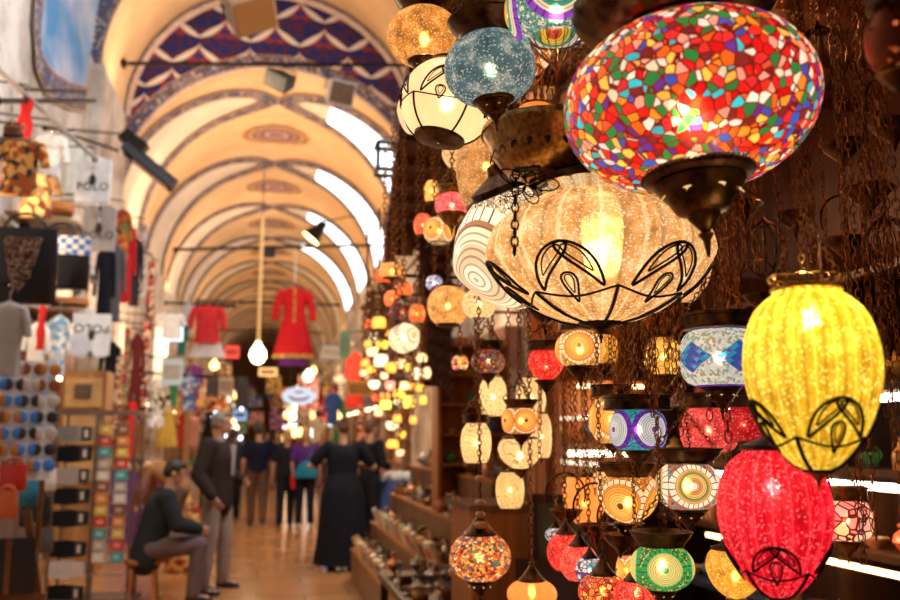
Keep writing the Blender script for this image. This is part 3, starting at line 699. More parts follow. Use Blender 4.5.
# engraved brass bowl carrying the melon lantern
bo = empty('brass_bowl', W(548, 186, 1.75), 'wide engraved brass bowl hung above the cream melon lantern', 'bowl')
r = mm(63, 1.75); mb = MB(); mb.lathe([(.30*r,.0),(.42*r,.06*r),(.40*r,.12*r),(.62*r,.18*r),(.82*r,.42*r),(.92*r,.66*r),(1.0*r,.80*r),(1.04*r,.86*r),(1.02*r,.95*r),(.94*r,.95*r),(.85*r,.6*r),(.3*r,.1*r)], 64, flute=26, fn_=.02); mb.build('bowl_body', BRASS, bo)
mb = MB()
for k in range(60): a = 2*pi*k/60; mb.ell((1.045*r*cos(a), 1.045*r*sin(a), .84*r), (.024*r,)*3, 5, 4)
mb.build('beaded_rim', BRASS, bo)
mb = MB()
for k in range(20):
    mb = MB(); a = 2*pi*k/20; Rz = Matrix.Rotation(a+pi/2, 3, 'Z') @ Matrix.Rotation(rad(-18), 3, 'X'); mb.slab([(0,.1*r),(.045*r,0),(0,-.12*r),(-.045*r,0)], .012*r, Rz, (.885*r*cos(a), .885*r*sin(a), .5*r)); mb.build('pierced_drop', IRON, bo)
for k in range(3):
    a = 2*pi*k/3+.3; mb = MB(); chain(mb, (r*cos(a), r*sin(a), .9*r), (r*.3*cos(a), r*.3*sin(a), 4.5*r), .014, .0013); mb.build('chain', COPPER, bo)
# the chain and iron bouquet crossing the melon lantern
ch = empty('hanging_chain', W(516, 182, 1.42), 'black chain hanging down across the left of the melon lantern', 'chain')
mb = MB(); chain(mb, W(540,168,1.66)-W(516,182,1.42), (0,0,.02), .013, .0016); mb.build('upper_links', IRON, ch)
mb = MB(); chain(mb, (0,0,.02), (-.004,0,-.12), .013, .0016); mb.build('lower_links', IRON, ch)
mb = MB()
for k in range(5):
    a = 2*pi*k/5
    for rr_ in (.026, .016): mb.tube([Vector((.02+(.002+rr_*(1-cos(s)))*cos(a)-.45*rr_*sin(s)*sin(a), 0.003*k, -.0+(.002+rr_*(1-cos(s)))*sin(a)*.6+.45*rr_*sin(s)*cos(a))) for s in [2*pi*j/14 for j in range(14)]], .0013, 4, True, False)
mb.build('wire_rosette', IRON, ch)

# --- middle distance lanterns, each with its own look
L_ = [
 # px,py,w,h,D,label,kind,mat,kw
 (720,358,78,58,1.7,'white stippled lantern with blue diamond mosaic band under a wooden drum top','drum',lambda ra: glass('diamond', nmed=5, k=ra/5, em=.28, transp=.12),dict(cap='band',glow=.55,both=.75,metal=BRONZE,rz=.3,up=.5,caph=.8)),
 (638,430,56,40,1.8,'turquoise, purple and silver mosaic lantern in a dark bowl holder','drum',medal((.02,.45,.6),(.05,.6,.7),R_SILV,4,1.1,None,1,.35),dict(cap='band',glow=.4,both=.8,rz=.95,up=.5,capw=1.25)),
 (688,486,66,46,1.7,'white and red mosaic lantern of concentric rings under a bronze bowl','globe',medal((.85,.25,.08),(.1,.4,.5),R_WHITE,4,1,None,1,.42),dict(cap='bowl',glow=.5,both=.8,rz=.5,up=.6,capw=1.05)),
 (662,567,64,42,1.6,'green and yellow ringed mosaic lantern at the bottom edge','globe',medal((.02,.35,.08),(.6,.7,.2),R_GREEN,4,1,None,1,.42),dict(cap='bowl',glow=.45,both=.7,rz=.45,up=.6,capw=.95)),
 (628,500,62,46,2.0,'amber lantern with gold bead rings, just left of the white and red one','bowl',medal((.75,.3,.05),(1,.6,.2),R_AMB,4,1,None,1,.45),dict(cap='bowl',glow=.45,both=.7,rz=.1,up=.6)),
 (580,349,50,36,2.1,'gold bead-ring lantern hanging under the melon lantern','globe',medal((.8,.35,.06),(1,.62,.2),R_AMB,4,1,None,1,.5),dict(cap='band',glow=.45,both=.85,rz=.4,up=.4)),
 (604,350,30,30,2.4,'amber lantern half hidden behind the gold bead-ring lantern','globe',glass('crackle',(.8,.35,.04),(1,.6,.15),1.1,em=.4),dict(cap='disc',glow=.3,up=.4)),
 (612,420,46,46,2.2,'orange medallion lantern half hidden behind the turquoise one','globe',medal((.9,.4,.06),(1,.6,.15),R_AMB,4,1,None,1,.5),dict(cap='band',glow=.4,rz=.5,up=.5,both=.6)),
 (663,357,38,38,2.2,'small amber bead lantern left of the blue diamond lantern','globe',glass('crackle',(.85,.42,.06),(1,.72,.2),1.2,em=.5),dict(cap='disc',glow=.4,up=.4)),
 (709,430,56,44,2.1,'rose-pink crackle lantern behind the white and red ringed lantern','drum',glass('crackle',(.75,.06,.06),(1,.25,.18),1.0,em=.42),dict(cap='band',glow=.4,both=.6,up=.4)),
 (744,424,40,34,2.0,'deep red glass lantern tucked between rose lantern and crimson egg','globe',glass('crackle',(.6,.01,.02),(.9,.06,.05),1.0,em=.3),dict(cap='band',glow=.3,both=.6,up=.4)),
 (846,520,50,40,1.75,'pink and peach crazed lantern right of the crimson egg','drum',glass('mosaic',pal='pinkpeach',scale=.8,em=.5),dict(cap='band',glow=.55,both=.85,up=.5,metal=BRASS)),
 (735,574,56,48,2.0,'plain amber frosted lantern below the crimson egg','bowl',glass('crackle',(.85,.4,.04),(1,.65,.14),1.2,em=.45),dict(cap='disc',glow=.6,both=.5,up=0)),
 (546,366,36,30,2.3,'scarlet glass lantern below a dark cap, under the melon lantern','bowl',glass('crackle',(.85,.03,.02),(1,.15,.08),1.1,em=.45),dict(cap='band',glow=.4,both=.9,up=.5,capw=1.2)),
 (480,557,62,44,2.5,'orange confetti mosaic lantern with cone hood and wooden beads above','globe',glass('mosaic',pal='warmmulti',scale=2.0,em=.55,transp=.22),dict(cap='hood',glow=.8,both=.7,up=.55,chains=1)),
 (476,443,31,40,2.8,'upright cream ribbed lantern above the string of wooden beads','tall',glass('filigree',(1,.72,.38),(1,.88,.62),1.2,em=.65),dict(cap='band',glow=.7,both=.5,up=.6,bot='finial')),
 (510,490,29,36,2.7,'small cream netted lantern near the orange door post','tall',glass('filigree',(1,.65,.3),(1,.85,.55),1.8,em=.6),dict(cap='disc',glow=.6,both=.5,bot='finial',up=.4)),
 (521,421,38,26,2.5,'dark gold medallion lantern with bronze dish cap','drum',medal((.6,.22,.04),(.85,.5,.15),R_AMB,5,1,None,1,.42),dict(cap='bowl',glow=.4,both=.8,up=.6,rz=.3)),
 (520,454,44,30,2.7,'cream bowl-shaped lantern with scroll lines under dark gold one','bowl',glass('filigree',(1,.72,.4),(1,.88,.62),.9,em=.6),dict(cap='disc',glow=.5,both=.6,up=.3)),
 (493,397,28,40,3.1,'tall cream lantern glowing left of the dark gold medallion lantern','tall',glass('filigree',(1,.75,.42),(1,.9,.65),1.5,em=.7),dict(cap='disc',glow=.6,bot='finial',up=.4)),
 (531,398,30,40,3.2,'tall cream lantern glowing behind the dish-capped lantern','tall',glass('filigree',(1,.72,.40),(1,.9,.65),1.5,em=.65),dict(cap='disc',glow=.5,bot='finial',up=.4)),
 (541,436,22,44,3.0,'narrow cream lantern beside the orange door post','tall',glass('filigree',(1,.72,.4),(1,.9,.65),1.5,em=.6),dict(cap='disc',glow=.5,bot='finial',up=.4)),
 (488,362,34,24,2.9,'dark multicoloured chip mosaic lantern left of the scarlet one','globe',glass('mosaic',pal='darkmulti',scale=2.0,em=.4),dict(cap='band',glow=.4,both=.8,up=.5)),
 (460,363,17,15,3.1,'tiny bright chip mosaic lantern next to carved wooden wall','globe',glass('mosaic',pal='warmmulti',scale=2.2,em=.9),dict(cap='disc',glow=.7,bot='finial',up=.4)),
 (448,306,42,38,3.0,'round amber sparkling lantern beside the melon lantern','globe',glass('crackle',(.8,.36,.08),(1,.65,.25),1.3,em=.45),dict(cap='disc',glow=.5,bot='plug',up=.5)),
 (479,304,34,28,2.7,'cream lantern with scroll cutwork in front of the sparkling amber one','globe',glass('filigree',(1,.75,.45),(1,.9,.68),1.1,em=.6),dict(cap='band',glow=.5,both=.5,bot='basket',up=.4)),
 (434,283,17,14,3.2,'little blue and white mosaic lantern','globe',glass('mosaic',pal='bluewhite',scale=2.0,em=.7),dict(cap='disc',glow=.5,bot='finial',up=.4)),
 (452,205,34,20,2.6,'pink glass lantern over a pointed brass holder','drum',glass('crackle',(.9,.12,.12),(1,.35,.28),1.4,em=.55),dict(cap='band',glow=.5,both=1.2,up=.4,metal=BRASS)),
 (439,231,31,26,2.9,'gold and cream ringed lantern below the pink one','globe',medal((.85,.5,.2),(1,.75,.42),R_AMB,4,1,None,1,.5),dict(cap='disc',glow=.4,both=.8,up=.4,bot='basket')),
 (423,225,19,22,3.2,'small red-orange lantern left of the gold and cream one','globe',glass('crackle',(.9,.12,.04),(1,.3,.12),1.2,em=.6),dict(cap='disc',glow=.4,bot='finial',up=.4)),
 (432,192,16,22,3.3,'slim amber lantern above the small red-orange one','tall',glass('plain',(.9,.45,.1),(1,.6,.2),1,em=.5),dict(cap='disc',glow=.4,bot='finial',up=.3)),
 (459,158,34,26,2.7,'cream bell lantern with curled wire arms below the wire-heart lantern','bowl',glass('filigree',(1,.7,.4),(1,.85,.6),1.1,em=.5),dict(cap='disc',glow=.4,bot='basket',both=.6,up=.3)),
 (392,271,26,15,4.2,'cream and red patterned lantern at the left end of the lantern cluster','drum',glass('filigree',(.95,.35,.08),(1,.75,.35),2.5,em=.7),dict(cap='disc',glow=.4,bot='finial',up=.3)),
 (384,276,17,15,4.5,'red glass lantern just below the cream and red patterned one','globe',glass('plain',(.85,.08,.03),(.95,.2,.05),1,em=.6),dict(cap='disc',glow=.3,bot='finial',up=.3)),
 (404,290,17,13,4.1,'red lantern with a pale eye pattern','drum',glass('filigree',(.9,.15,.05),(1,.4,.15),2.5,em=.7),dict(cap='disc',glow=.4,bot='finial',up=.3)),
 (392,299,16,16,4.4,'plain vermilion ball lantern left of the eye-patterned one','globe',glass('plain',(.9,.14,.05),(1,.3,.08),1,em=.7),dict(cap='disc',glow=.3,bot='finial',up=.3)),
 (402,312,26,24,3.9,'dull brown and green mosaic lantern','globe',glass('mosaic',pal='darkmulti',scale=1.6,em=.25),dict(cap='disc',glow=.2,bot='finial',up=.3)),
 (417,314,17,20,3.7,'vermilion medallion lantern overlapping the brown mosaic one','globe',medal((.85,.2,.05),(.95,.4,.1),[(0,(1,.45,.1)),(.15,(.9,.18,.04)),(.33,(.5,.2,.05))],4,1,None,1,.6),dict(cap='disc',glow=.4,bot='finial',up=.3)),
 (404,338,33,30,3.7,'cream fan-patterned disc lantern with concentric rings','disc',medal((.9,.72,.45),(1,.85,.6),[(0,(.9,.5,.2)),(.08,(1,.85,.6)),(.16,(.7,.4,.15)),(.2,(1,.85,.6)),(.33,(.95,.8,.55))],3,1.2,None,1,.6),dict(cap='disc',glow=.4,bot='finial',up=.3,tilt=rad(-25))),
 (566,552,38,36,2.4,'crimson glass lantern in the lower row by the window','globe',glass('crackle',(.8,.03,.02),(1,.16,.08),1.2,em=.5),dict(cap='hood',glow=.4,bot='plug',up=0)),
 (579,563,38,34,2.2,'scarlet glass lantern in front of the crimson one in the lower row','globe',glass('crackle',(.9,.08,.05),(1,.25,.15),1.2,em=.5),dict(cap='hood',glow=.4,bot='plug',up=0)),
 (590,571,30,26,2.0,'small blue and white scale-pattern lantern in the lower row','globe',glass('mosaic',pal='bluewhite',scale=1.5,em=.45),dict(cap='hood',glow=.35,bot='plug',up=0)),
 (603,592,50,34,1.9,'red and gold chip mosaic lantern at the bottom, left of the green one','globe',glass('mosaic',pal='redamber',scale=1.5,em=.5),dict(cap='hood',glow=.5,bot='plug',up=0)),
 (637,594,48,26,1.85,'scarlet lantern cut by the bottom edge beneath the green one','globe',glass('crackle',(.85,.05,.03),(1,.2,.1),1.2,em=.5),dict(cap='hood',glow=.4,bot='plug',up=0)),
 (556,535,22,14,2.6,'little pale blue lantern at the back of the lower row','globe',glass('mosaic',pal='bluewhite',scale=2,em=.4),dict(cap='hood',glow=.3,bot='plug',up=0)),
 (532,594,50,26,2.5,'orange-red lantern with cone hood at the foot of the door post','globe',glass('plain',(.95,.22,.04),(1,.4,.1),1,em=.55),dict(cap='hood',glow=.5,bot='plug',up=0)),
 (626,570,20,30,2.15,'orange medallion lantern peeking left of the green one','globe',medal((.8,.15,.05),(.9,.5,.2),R_AMB,3,1,None,1,.5),dict(cap='disc',glow=.3,bot='plug',up=.2)),
 (585,502,44,50,2.9,'orange glass shade showing a red rim behind amber lantern','bowl',glass('plain',(.95,.25,.05),(1,.5,.12),1,em=.45),dict(cap='disc',glow=.4,bot='finial',up=.3)),
 (604,484,22,24,2.6,'plain peach bulb-shaped lantern above the orange shade','drop',glass('plain',(.95,.5,.22),(1,.65,.35),1,em=.4),dict(cap='hood',glow=.3,bot='plug',up=.3)),
 (605,14,22,40,1.9,'red and turquoise chip lantern between ringed lantern and the huge shard lantern','globe',glass('mosaic',pal='darkmulti',scale=1.6,em=.4),dict(cap='bowl',glow=.3,up=.3)),
 (581,128,20,66,2.1,'red textile-like glass lantern behind the gilt basket holders','tall',glass('plain',(.7,.04,.02),(.9,.12,.05),1,em=.35),dict(cap='disc',glow=.3,bot='plug',up=.3)),
 (536,120,40,28,2.3,'orange pleated glass lantern above the engraved brass bowl','bowl',glass('plain',(.9,.25,.03),(1,.4,.08),1,em=.4),dict(cap='disc',glow=.3,bot='plug',up=.3)),
 (897,40,60,70,.95,'dark pierced copper lantern looming at the top right corner','globe',None,dict(cap='band',glow=.3,bot='cup',up=.2)),
]
t = NT('pierced_copper'); vo = t.n('TexVoronoi', i_Vector=t.coords('Object'), i_Scale=95.0); hole = t.math('LESS_THAN', vo.outputs[0], .27)
p = t.n('BsdfPrincipled', i_Base_Color=(.30,.08,.03), i_Roughness=.4, i_Metallic=.9); tp = t.n('BsdfTransparent'); mx = t.n('MixShader'); t.set(mx, 0, hole); t.set(mx, 1, p.outputs[0]); t.set(mx, 2, tp.outputs[0])
PIERCED = t.end(mx.outputs[0])
for px, py, wp, hp, D, lab, kind, mat, kw in L_: lantern(px, py, wp, hp, D, lab, kind, mat or PIERCED, **kw)
# ------------------------------------------------------------------ lantern shop shell
DARKWOOD = wood_mat('shop_panelling', (.020,.008,.004), (.09,.032,.012), 10, .4)
SX = 2.72
mb = MB(); mb.box((SX+.05, 3.3, 1.55), (.1, 4.6, 3.1)); struct(mb.build('wall_lantern_shop', DARKWOOD, smooth=False))
mb = MB(); pp = [(.22,.3),(2.77,.3),(2.77,7.2),(.95,7.2)]; mb.add([(x,y,3.10) for x,y in pp]+[(x,y,3.16) for x,y in pp], [(0,3,2,1),(4,5,6,7),(0,1,5,4),(1,2,6,5),(2,3,7,6),(3,0,4,7)])
for k in range(16):
    y = .6+k*.42; x0 = .22+.73*(y-.3)/6.9; mb.box(((x0+2.77)/2, y, 3.08), (2.77-x0, .09, .05))
struct(mb.build('ceiling_lantern_shop', DARKWOOD, smooth=False))
# partition at the far end of the shop with door post
PY = 5.5
xp = WY(541, 480, PY).x
mb = MB(); mb.box(((xp+SX)/2, PY+.35, 1.55), (SX-xp, .04, 3.1)); struct(mb.build('wall_partition', DARKWOOD, smooth=False))
def thing(name, mb, mat, label, cat, group=None, smooth=True, loc=None): return tag(mb.build(name, mat, smooth=smooth, loc=loc), label, cat, group)
o = empty('door_post', (xp-.03, PY, 0), 'tall orange wooden post left of the glazed cabinet', 'post')
mb = MB(); mb.box((0,0,1.55), (.09,.12,3.1)); mb.box((0,-.065,1.55), (.03,.02,3.1)); mb.build('shaft', WOODO, o, False)
mb = MB(); mb.box((0,-.02,.08), (.14,.18,.16)); mb.build('plinth', WOODO, o, False)
# glazed display cabinet
cw = SX-xp-.02; o = empty('display_cabinet', ((xp+SX)/2+.02, PY, 0), 'warm wooden glazed cabinet with a bright strip lamp behind the amber lanterns', 'cabinet')
mb = MB()
for sx in (-1, 1): mb.box((sx*(cw/2-.04), .12, 1.2), (.05,.36,2.4))
mb.box((0,.31,1.2), (cw-.1,.02,2.4)); mb.box((0,.12,2.42), (cw-.04,.38,.05)); mb.box((0,.12,.03), (cw-.04,.38,.06)); mb.build('carcass', WOODO, o, False)
SHZ = [.45,.85,1.18,1.5,1.9]
for z in SHZ: mb = MB(); mb.box((0,.12,z), (cw-.12,.34,.025)); mb.build('shelf', WOODO, o, False)
mb = MB(); mb.box((-.05,.0,1.42), (cw*.55,.03,.035)); mb.build('strip_lamp', emit((1,.86,.62), 7), o, False)
mb = MB(); mb.box((0,.0,1.86), (cw*.5,.03,.02)); mb.build('strip_lamp', emit((1,.70,.35), 5), o, False)
mb = MB()
for sx in (-1, 0, 1): mb.box((sx*(cw/2-.05), -.09, 1.2), (.04,.03,2.36))
mb.box((0,-.09,2.36), (cw-.06,.03,.05)); mb.box((0,-.09,.08), (cw-.06,.03,.08)); mb.build('door_frame', WOODO, o, False)
t = NT('cabinet_glass'); g = t.n('BsdfGlossy', i_Roughness=.03); tp = t.n('BsdfTransparent', i_Color=(.95,.93,.9)); mx = t.n('MixShader', i_0=.08); t.set(mx,1,tp.outputs[0]); t.set(mx,2,g.outputs[0]); GLASS = t.end(mx.outputs[0])
mb = MB(); mb.box((0,-.09,1.2), (cw-.1,.006,2.3)); mb.build('pane', GLASS, o, False)
point('cabinet_lamp', ((xp+SX)/2, PY-.0, 1.75), 3.5, (1,.62,.28), .05)
def pottery(name, kind, loc, s, mat, label, cat, group=None, extra=None):
    P = {'jar': [(.0,0),(.5,0),(.6,.2),(1,.8),(.9,1.3),(.5,1.6),(.45,1.75),(.6,1.9),(.5,1.88)],
         'bowl': [(.0,0),(.4,0),(.42,.08),(.8,.35),(1.05,.75),(1.0,.78),(.7,.35),(0,.14)],
         'bottle': [(.0,0),(.6,0),(.65,.9),(.5,1.3),(.22,1.6),(.2,2.2),(.3,2.25),(.1,2.25)],
         'cup': [(.0,0),(.5,0),(.75,.5),(.8,1.1),(.74,1.1),(.6,.3),(0,.12)],
         'pot': [(.0,0),(.7,0),(.95,.35),(.9,.8),(.55,1.05),(.5,1.3),(.7,1.5),(.62,1.5),(.45,1.2)],
         'ewer': [(.0,0),(.5,0),(.4,.15),(.25,.3),(.8,.8),(.85,1.3),(.4,1.8),(.25,2.3),(.35,2.6),(.1,2.6)],
         'urn': [(.0,0),(.55,0),(.5,.12),(.2,.3),(.25,.4),(.8,.8),(1,1.2),(.85,1.5),(.95,1.6),(.5,1.8),(.15,2.1),(.12,2.3),(.002,2.4)],
         'candle': [(.0,0),(.7,0),(.6,.15),(.15,.35),(.12,.9),(.3,1.0),(.15,1.15),(.12,1.8),(.45,2.0),(.42,2.1),(.15,2.0)]}[kind]
    o = empty(name, loc, label, cat, group, rz=random.uniform(0, 6))
    MB().lathe([(max(.001, a*s), b*s) for a, b in P], 20).build('body', mat, o)
    if kind in ('ewer', 'pot', 'cup'):
        mb = MB(); mb.tube([(s*(.7+.5*sin(pi*k/8)), 0, s*(.4+1.1*k/8)) for k in range(9)], .07*s, 6); mb.build('handle', mat, o)
    if kind == 'ewer': mb = MB(); mb.tube([(-s*(.6+.55*k/6), 0, s*(.8+.9*(k/6)**1.5)) for k in range(7)], [s*(.14-.012*k) for k in range(7)], 6); mb.build('spout', mat, o)
    if kind in ('jar',): mb = MB(); mb.lathe([(.58*s,1.86*s),(.62*s,1.93*s),(.3*s,2.1*s),(.08*s,2.2*s),(.12*s,2.3*s),(.001,2.36*s)], 16); mb.build('lid', mat, o)
    return o
random.seed(5)
def glaze(c): return M(c, .25, 0, .35, 30)
GL = [((.75,.55,.15),'yellow'),((.10,.35,.12),'green'),((.75,.70,.6),'white'),((.55,.10,.05),'red'),((.10,.2,.5),'blue'),((.8,.35,.08),'orange'),((.35,.15,.08),'brown')]
LEV = {0:'lowest',1:'second',2:'middle',3:'fourth',4:'top'}
for li, z in enumerate(SHZ):
    xs = [-.34,-.12,.10,.32]
    for k, x in enumerate(xs):
        if cw/2-.1 < abs(x): continue
        c, cn = GL[(li*3+k*2) % 7]; kd = ['jar','bottle','bowl','urn','jar'][(li+k*2) % 5]
        pottery({'jar':'lidded_jar','bottle':'bottle','bowl':'glazed_bowl','urn':'glazed_urn'}[kd], kd, ((xp+SX)/2+.02+x, PY+.14, z+.013), .055, glaze(c), '%s glazed %s on the %s shelf of the glazed cabinet, %s from its left' % (cn, {'jar':'lidded jar','bottle':'bottle','bowl':'bowl','urn':'urn'}[kd], LEV[li], ['first','second','third','fourth'][k]), {'jar':'jar','bottle':'bottle','bowl':'bowl','urn':'urn'}[kd], 'ceramics in the glazed cabinet')
# right wall shelving with ceramics and strip lights
o = empty('wall_shelving', (SX-.16, 3.9, 0), 'dark wall shelving lit by white strip lamps behind the pink crazed lantern', 'shelf')
SH2 = [.35,.72,1.05,1.38,1.72,2.2]
for z in SH2: mb = MB(); mb.box((0,0,z), (.30,2.6,.03)); mb.build('shelf_board', DARKWOOD if z != .72 else M((.03,.05,.12), .4), o, False)
for y in (-1.3,-.45,.45,1.3): mb = MB(); mb.box((.02,y,1.2), (.28,.03,2.4)); mb.build('upright', DARKWOOD, o, False)
for z in (1.345,1.70): mb = MB(); mb.box((-.12,-.25,z-.02), (.025,1.9,.03)); mb.build('strip_lamp', emit((1,.88,.66), 9), o, False)
for z in (1.01,): mb = MB(); mb.box((-.12,-.25,z-.02), (.025,1.9,.02)); mb.build('strip_lamp', emit((1,.62,.25), 6), o, False)
for y in (3.2, 4.4): point('shelf_lamp', (SX-.4, y, 1.2), 3.0, (1,.55,.22), .05)
for li, z in enumerate(SH2[:5]):
    for k in range(13):
        y = 2.72+k*.20
        if abs(y-3.9+.45) < .05 or abs(y-3.9-.45) < .05: y += .07
        c, cn = GL[(li*2+k*3) % 7]; kd = ['jar','bowl','bottle','cup','urn','pot'][(li*2+k) % 6]
        pottery({'jar':'lidded_jar','bottle':'bottle','bowl':'glazed_bowl','urn':'glazed_urn','cup':'cup','pot':'pot'}[kd], kd, (SX-.2, y, z+.015), .058, glaze(c), '%s glazed %s on the %s board of wall shelving, %s from its near end' % (cn, kd, ['lowest','second','third','fourth','fifth'][li], ['first','second','third','fourth','fifth','sixth','seventh','eighth','ninth','tenth','eleventh','twelfth','thirteenth'][k]), kd, 'ceramics on the wall shelving')
# hanging rails that carry the lanterns
for k, (x, z) in enumerate(((.45,2.98),(.8,2.98),(1.2,2.98),(1.6,2.98))):
    o = empty('hanging_rail', (x, 3.2, z), ['dark iron rail nearest the walkway, carrying the front lanterns','second dark iron rail over the lantern display','third dark iron rail over the lantern display','innermost dark iron rail over the lantern display'][k], 'rail')
    mb = MB(); mb.cyl((0,-2.5,0), (0,(-.3,.6,5.6,2.2)[k],0), .012, n=8); mb.build('bar', IRON, o)
    mb = MB()
    for y in (-2,-.5): mb.cyl((0,y,0), (0,y,.12), .006, n=6)
    mb.build('hanger', IRON, o)
for k, y in enumerate((5.2, 5.9, 6.6)):
    o = empty('hanging_rail', (1.05, y, 2.5), ['nearest','middle','farthest'][k]+' short crosswise rail above the cluster of small lit lanterns', 'rail'); mb = MB(); mb.cyl((-.35,0,0), (1.8,0,0), .012, n=8); mb.build('bar', IRON, o); mb = MB(); mb.cyl((-.3,0,0), (-.3,0,.6), .008, n=6); mb.cyl((1.7,0,0), (1.7,0,.6), .008, n=6); mb.build('hanger', IRON, o)
# dark metal frame and rolled rugs at the outer edge of the shop roof
p = W(392, 156, 8.0); o = empty('lamp_frame', p, 'empty black square metal frame high beside the lantern shop', 'frame'); mb = MB(); s = mm(14, 8)
for a, b in (((-s,0,-s),(s,0,-s)),((s,0,-s),(s,0,s)),((s,0,s),(-s,0,s)),((-s,0,s),(-s,0,-s)),((-s,0,-s),(-s,.2,-s)),((s,0,-s),(s,.2,-s)),((s,0,s),(s,.2,s)),((-s,0,s),(-s,.2,s)),((-s,.2,-s),(s,.2,-s)),((-s,.2,s),(s,.2,s))): mb.cyl(a, b, .022, n=6)
mb.build('frame_tube', IRON, o); mb = MB(); mb.cyl((s,.1,0), (XR-p.x,.1,.2), .02, n=6); mb.build('bracket', IRON, o)
for k, (px, py, wp, hp, c, lb) in enumerate([(407,224,14,62,(.22,.11,.08),'brown fringed rug rolled upright beside the lantern shop roof'),(398,215,10,80,(.03,.02,.02),'black rolled textile left of the brown fringed rug'),(388,255,9,90,(.12,.07,.05),'narrow dark roll at the outer edge of the lantern shop'),(414,170,14,70,(.06,.03,.02),'dark hanging textile above the brown fringed rug'),(424,250,12,90,(.10,.05,.04),'ridged dark cloth roll behind the small red-orange lantern')]):
    p = W(px, py+hp/2, 6.8); a, h = mm(wp/2, 6.8), mm(hp, 6.8); o = empty('rolled_textile', p, lb, 'rolled textile', 'rolled textiles at the shop edge'); mb = MB(); mb.lathe([(.001,0)]+[(a*(1-.06*(j % 2)), h*j/18) for j in range(19)]+[(.001,h)], 18); mb.build('roll', cloth_mat(c), o)
    mb = MB(); mb.tube([(0,0,h), (0,0,h+.15), (XR-p.x,0,h+.3)], .01, 5); mb.build('hanging_cord', IRON, o)
# added unseen point fills for the orange glow inside the shop
point('shop_ceiling_bulb', (1.9, 2.2, 2.75), 11, (1,.32,.08), .08)
point('shop_ceiling_bulb', (1.5, 4.6, 2.7), 9, (1,.34,.09), .08)
point('shop_ceiling_bulb', (2.2, 3.4, 2.4), 6, (1,.30,.07), .08)

# unlit bronze pieces and chains in the dark upper right
def unlit(px, py, D, s, kind, label):
    loc = W(px, py, D); o = empty('bronze_lamp_fitting', loc, label, 'lamp fitting'); r = mm(s, D)/2
    if kind == 0:   # swan neck bracket
        mb = MB(); mb.tube([(r*1.3*cos(a)*.9, 0, r*(1.1+1.2*sin(a))) for a in [pi*k/16 for k in range(-2, 19)]], r*.06, 6); mb.build('swan_neck', BRONZE, o)
        MB().lathe([(.002,-.9*r),(.1*r,-.7*r),(.2*r,-.5*r),(.7*r,.0),(.9*r,.3*r),(.8*r,.3*r),(.2*r,-.3*r)], 24, flute=10, fn_=.08).build('cup', BRONZE, o)
    elif kind == 1:
        MB().lathe([(.002,-1.4*r),(.1*r,-1.1*r),(.18*r,-.8*r),(.5*r,-.5*r),(.9*r,-.05*r),(1.0*r,0),(.95*r,.08*r),(.7*r,.1*r),(.5*r,-.2*r)], 28, flute=14, fn_=.05).build('cup', BRONZE, o)
        for k in range(3):
            a = 2*pi*k/3; mb = MB(); chain(mb, (.95*r*cos(a), .95*r*sin(a), .05*r), (0,0,1.8*r), .012, .001); mb.build('chain', COPPER, o)
    else:
        mb = MB()
        for k in range(6):
            a = pi*k/6; mb.tube([(r*cos(q)*cos(a), r*cos(q)*sin(a), r*1.3*sin(q)) for q in [2*pi*j/20 for j in range(20)]], r*.035, 5, True, False)
        mb.build('wire_cage', BRONZE, o); MB().lathe([(.002,1.7*r),(.1*r,1.5*r),(.4*r,1.3*r),(.5*r,1.2*r)], 20).build('cap', BRONZE, o)
    zt = 3.06-loc.z; mb = MB(); chain(mb, (0,0,1.75*r), (0,0,max(zt, 2*r)), .014, .0012); mb.build('hanging_chain', COPPER, o); return o
UN = [(842,150,1.9,46,0,'swan-neck bronze fitting right of the huge shard lantern'),(868,190,2.1,50,1,'fluted bronze cup hanging empty above the yellow egg lantern'),(742,205,2.3,40,1,'empty bronze cup right of the melon lantern'),(765,250,2.4,42,2,'wire cage fitting left of the yellow egg lantern\'s crown'),(888,250,1.8,48,2,'wire cage fitting at the right edge beside the yellow egg'),
 (845,245,2.2,44,0,'swan-neck bronze fitting directly over the yellow egg lantern'),(795,215,2.5,40,1,'small bronze cup above and left of the yellow egg lantern'),(893,130,1.6,50,0,'bronze swan neck cut by the right edge under the pierced copper lantern'),(760,300,2.6,36,0,'swan-neck fitting between diamond and yellow lanterns'),(888,330,2.0,44,1,'empty bronze cup right of the yellow egg lantern'),
 (885,395,2.2,36,2,'wire cage right of the yellow egg lantern\'s base'),(640,345,2.5,34,1,'dark empty cup under the right side of the melon lantern'),(668,390,2.4,30,0,'little swan neck between amber bead and turquoise lanterns'),(596,530,2.2,40,0,'swan-neck fitting over the blue scale-pattern lantern'),(620,540,2.0,40,0,'swan-neck fitting left of the green ringed lantern'),(566,515,2.5,36,0,'swan-neck fitting over the crimson lower-row lantern'),
 (590,235,2.6,40,2,'wire cage fitting hidden behind the melon lantern'),(545,310,2.5,36,1,'dark empty cup under the melon lantern, above the scarlet one'),(820,60,2.2,50,2,'wire cage fitting right of the huge shard lantern, high up'),(455,185,3.2,22,0,'tiny swan-neck fitting above the pink lantern')]
for a in UN: unlit(*a)
random.seed(11)
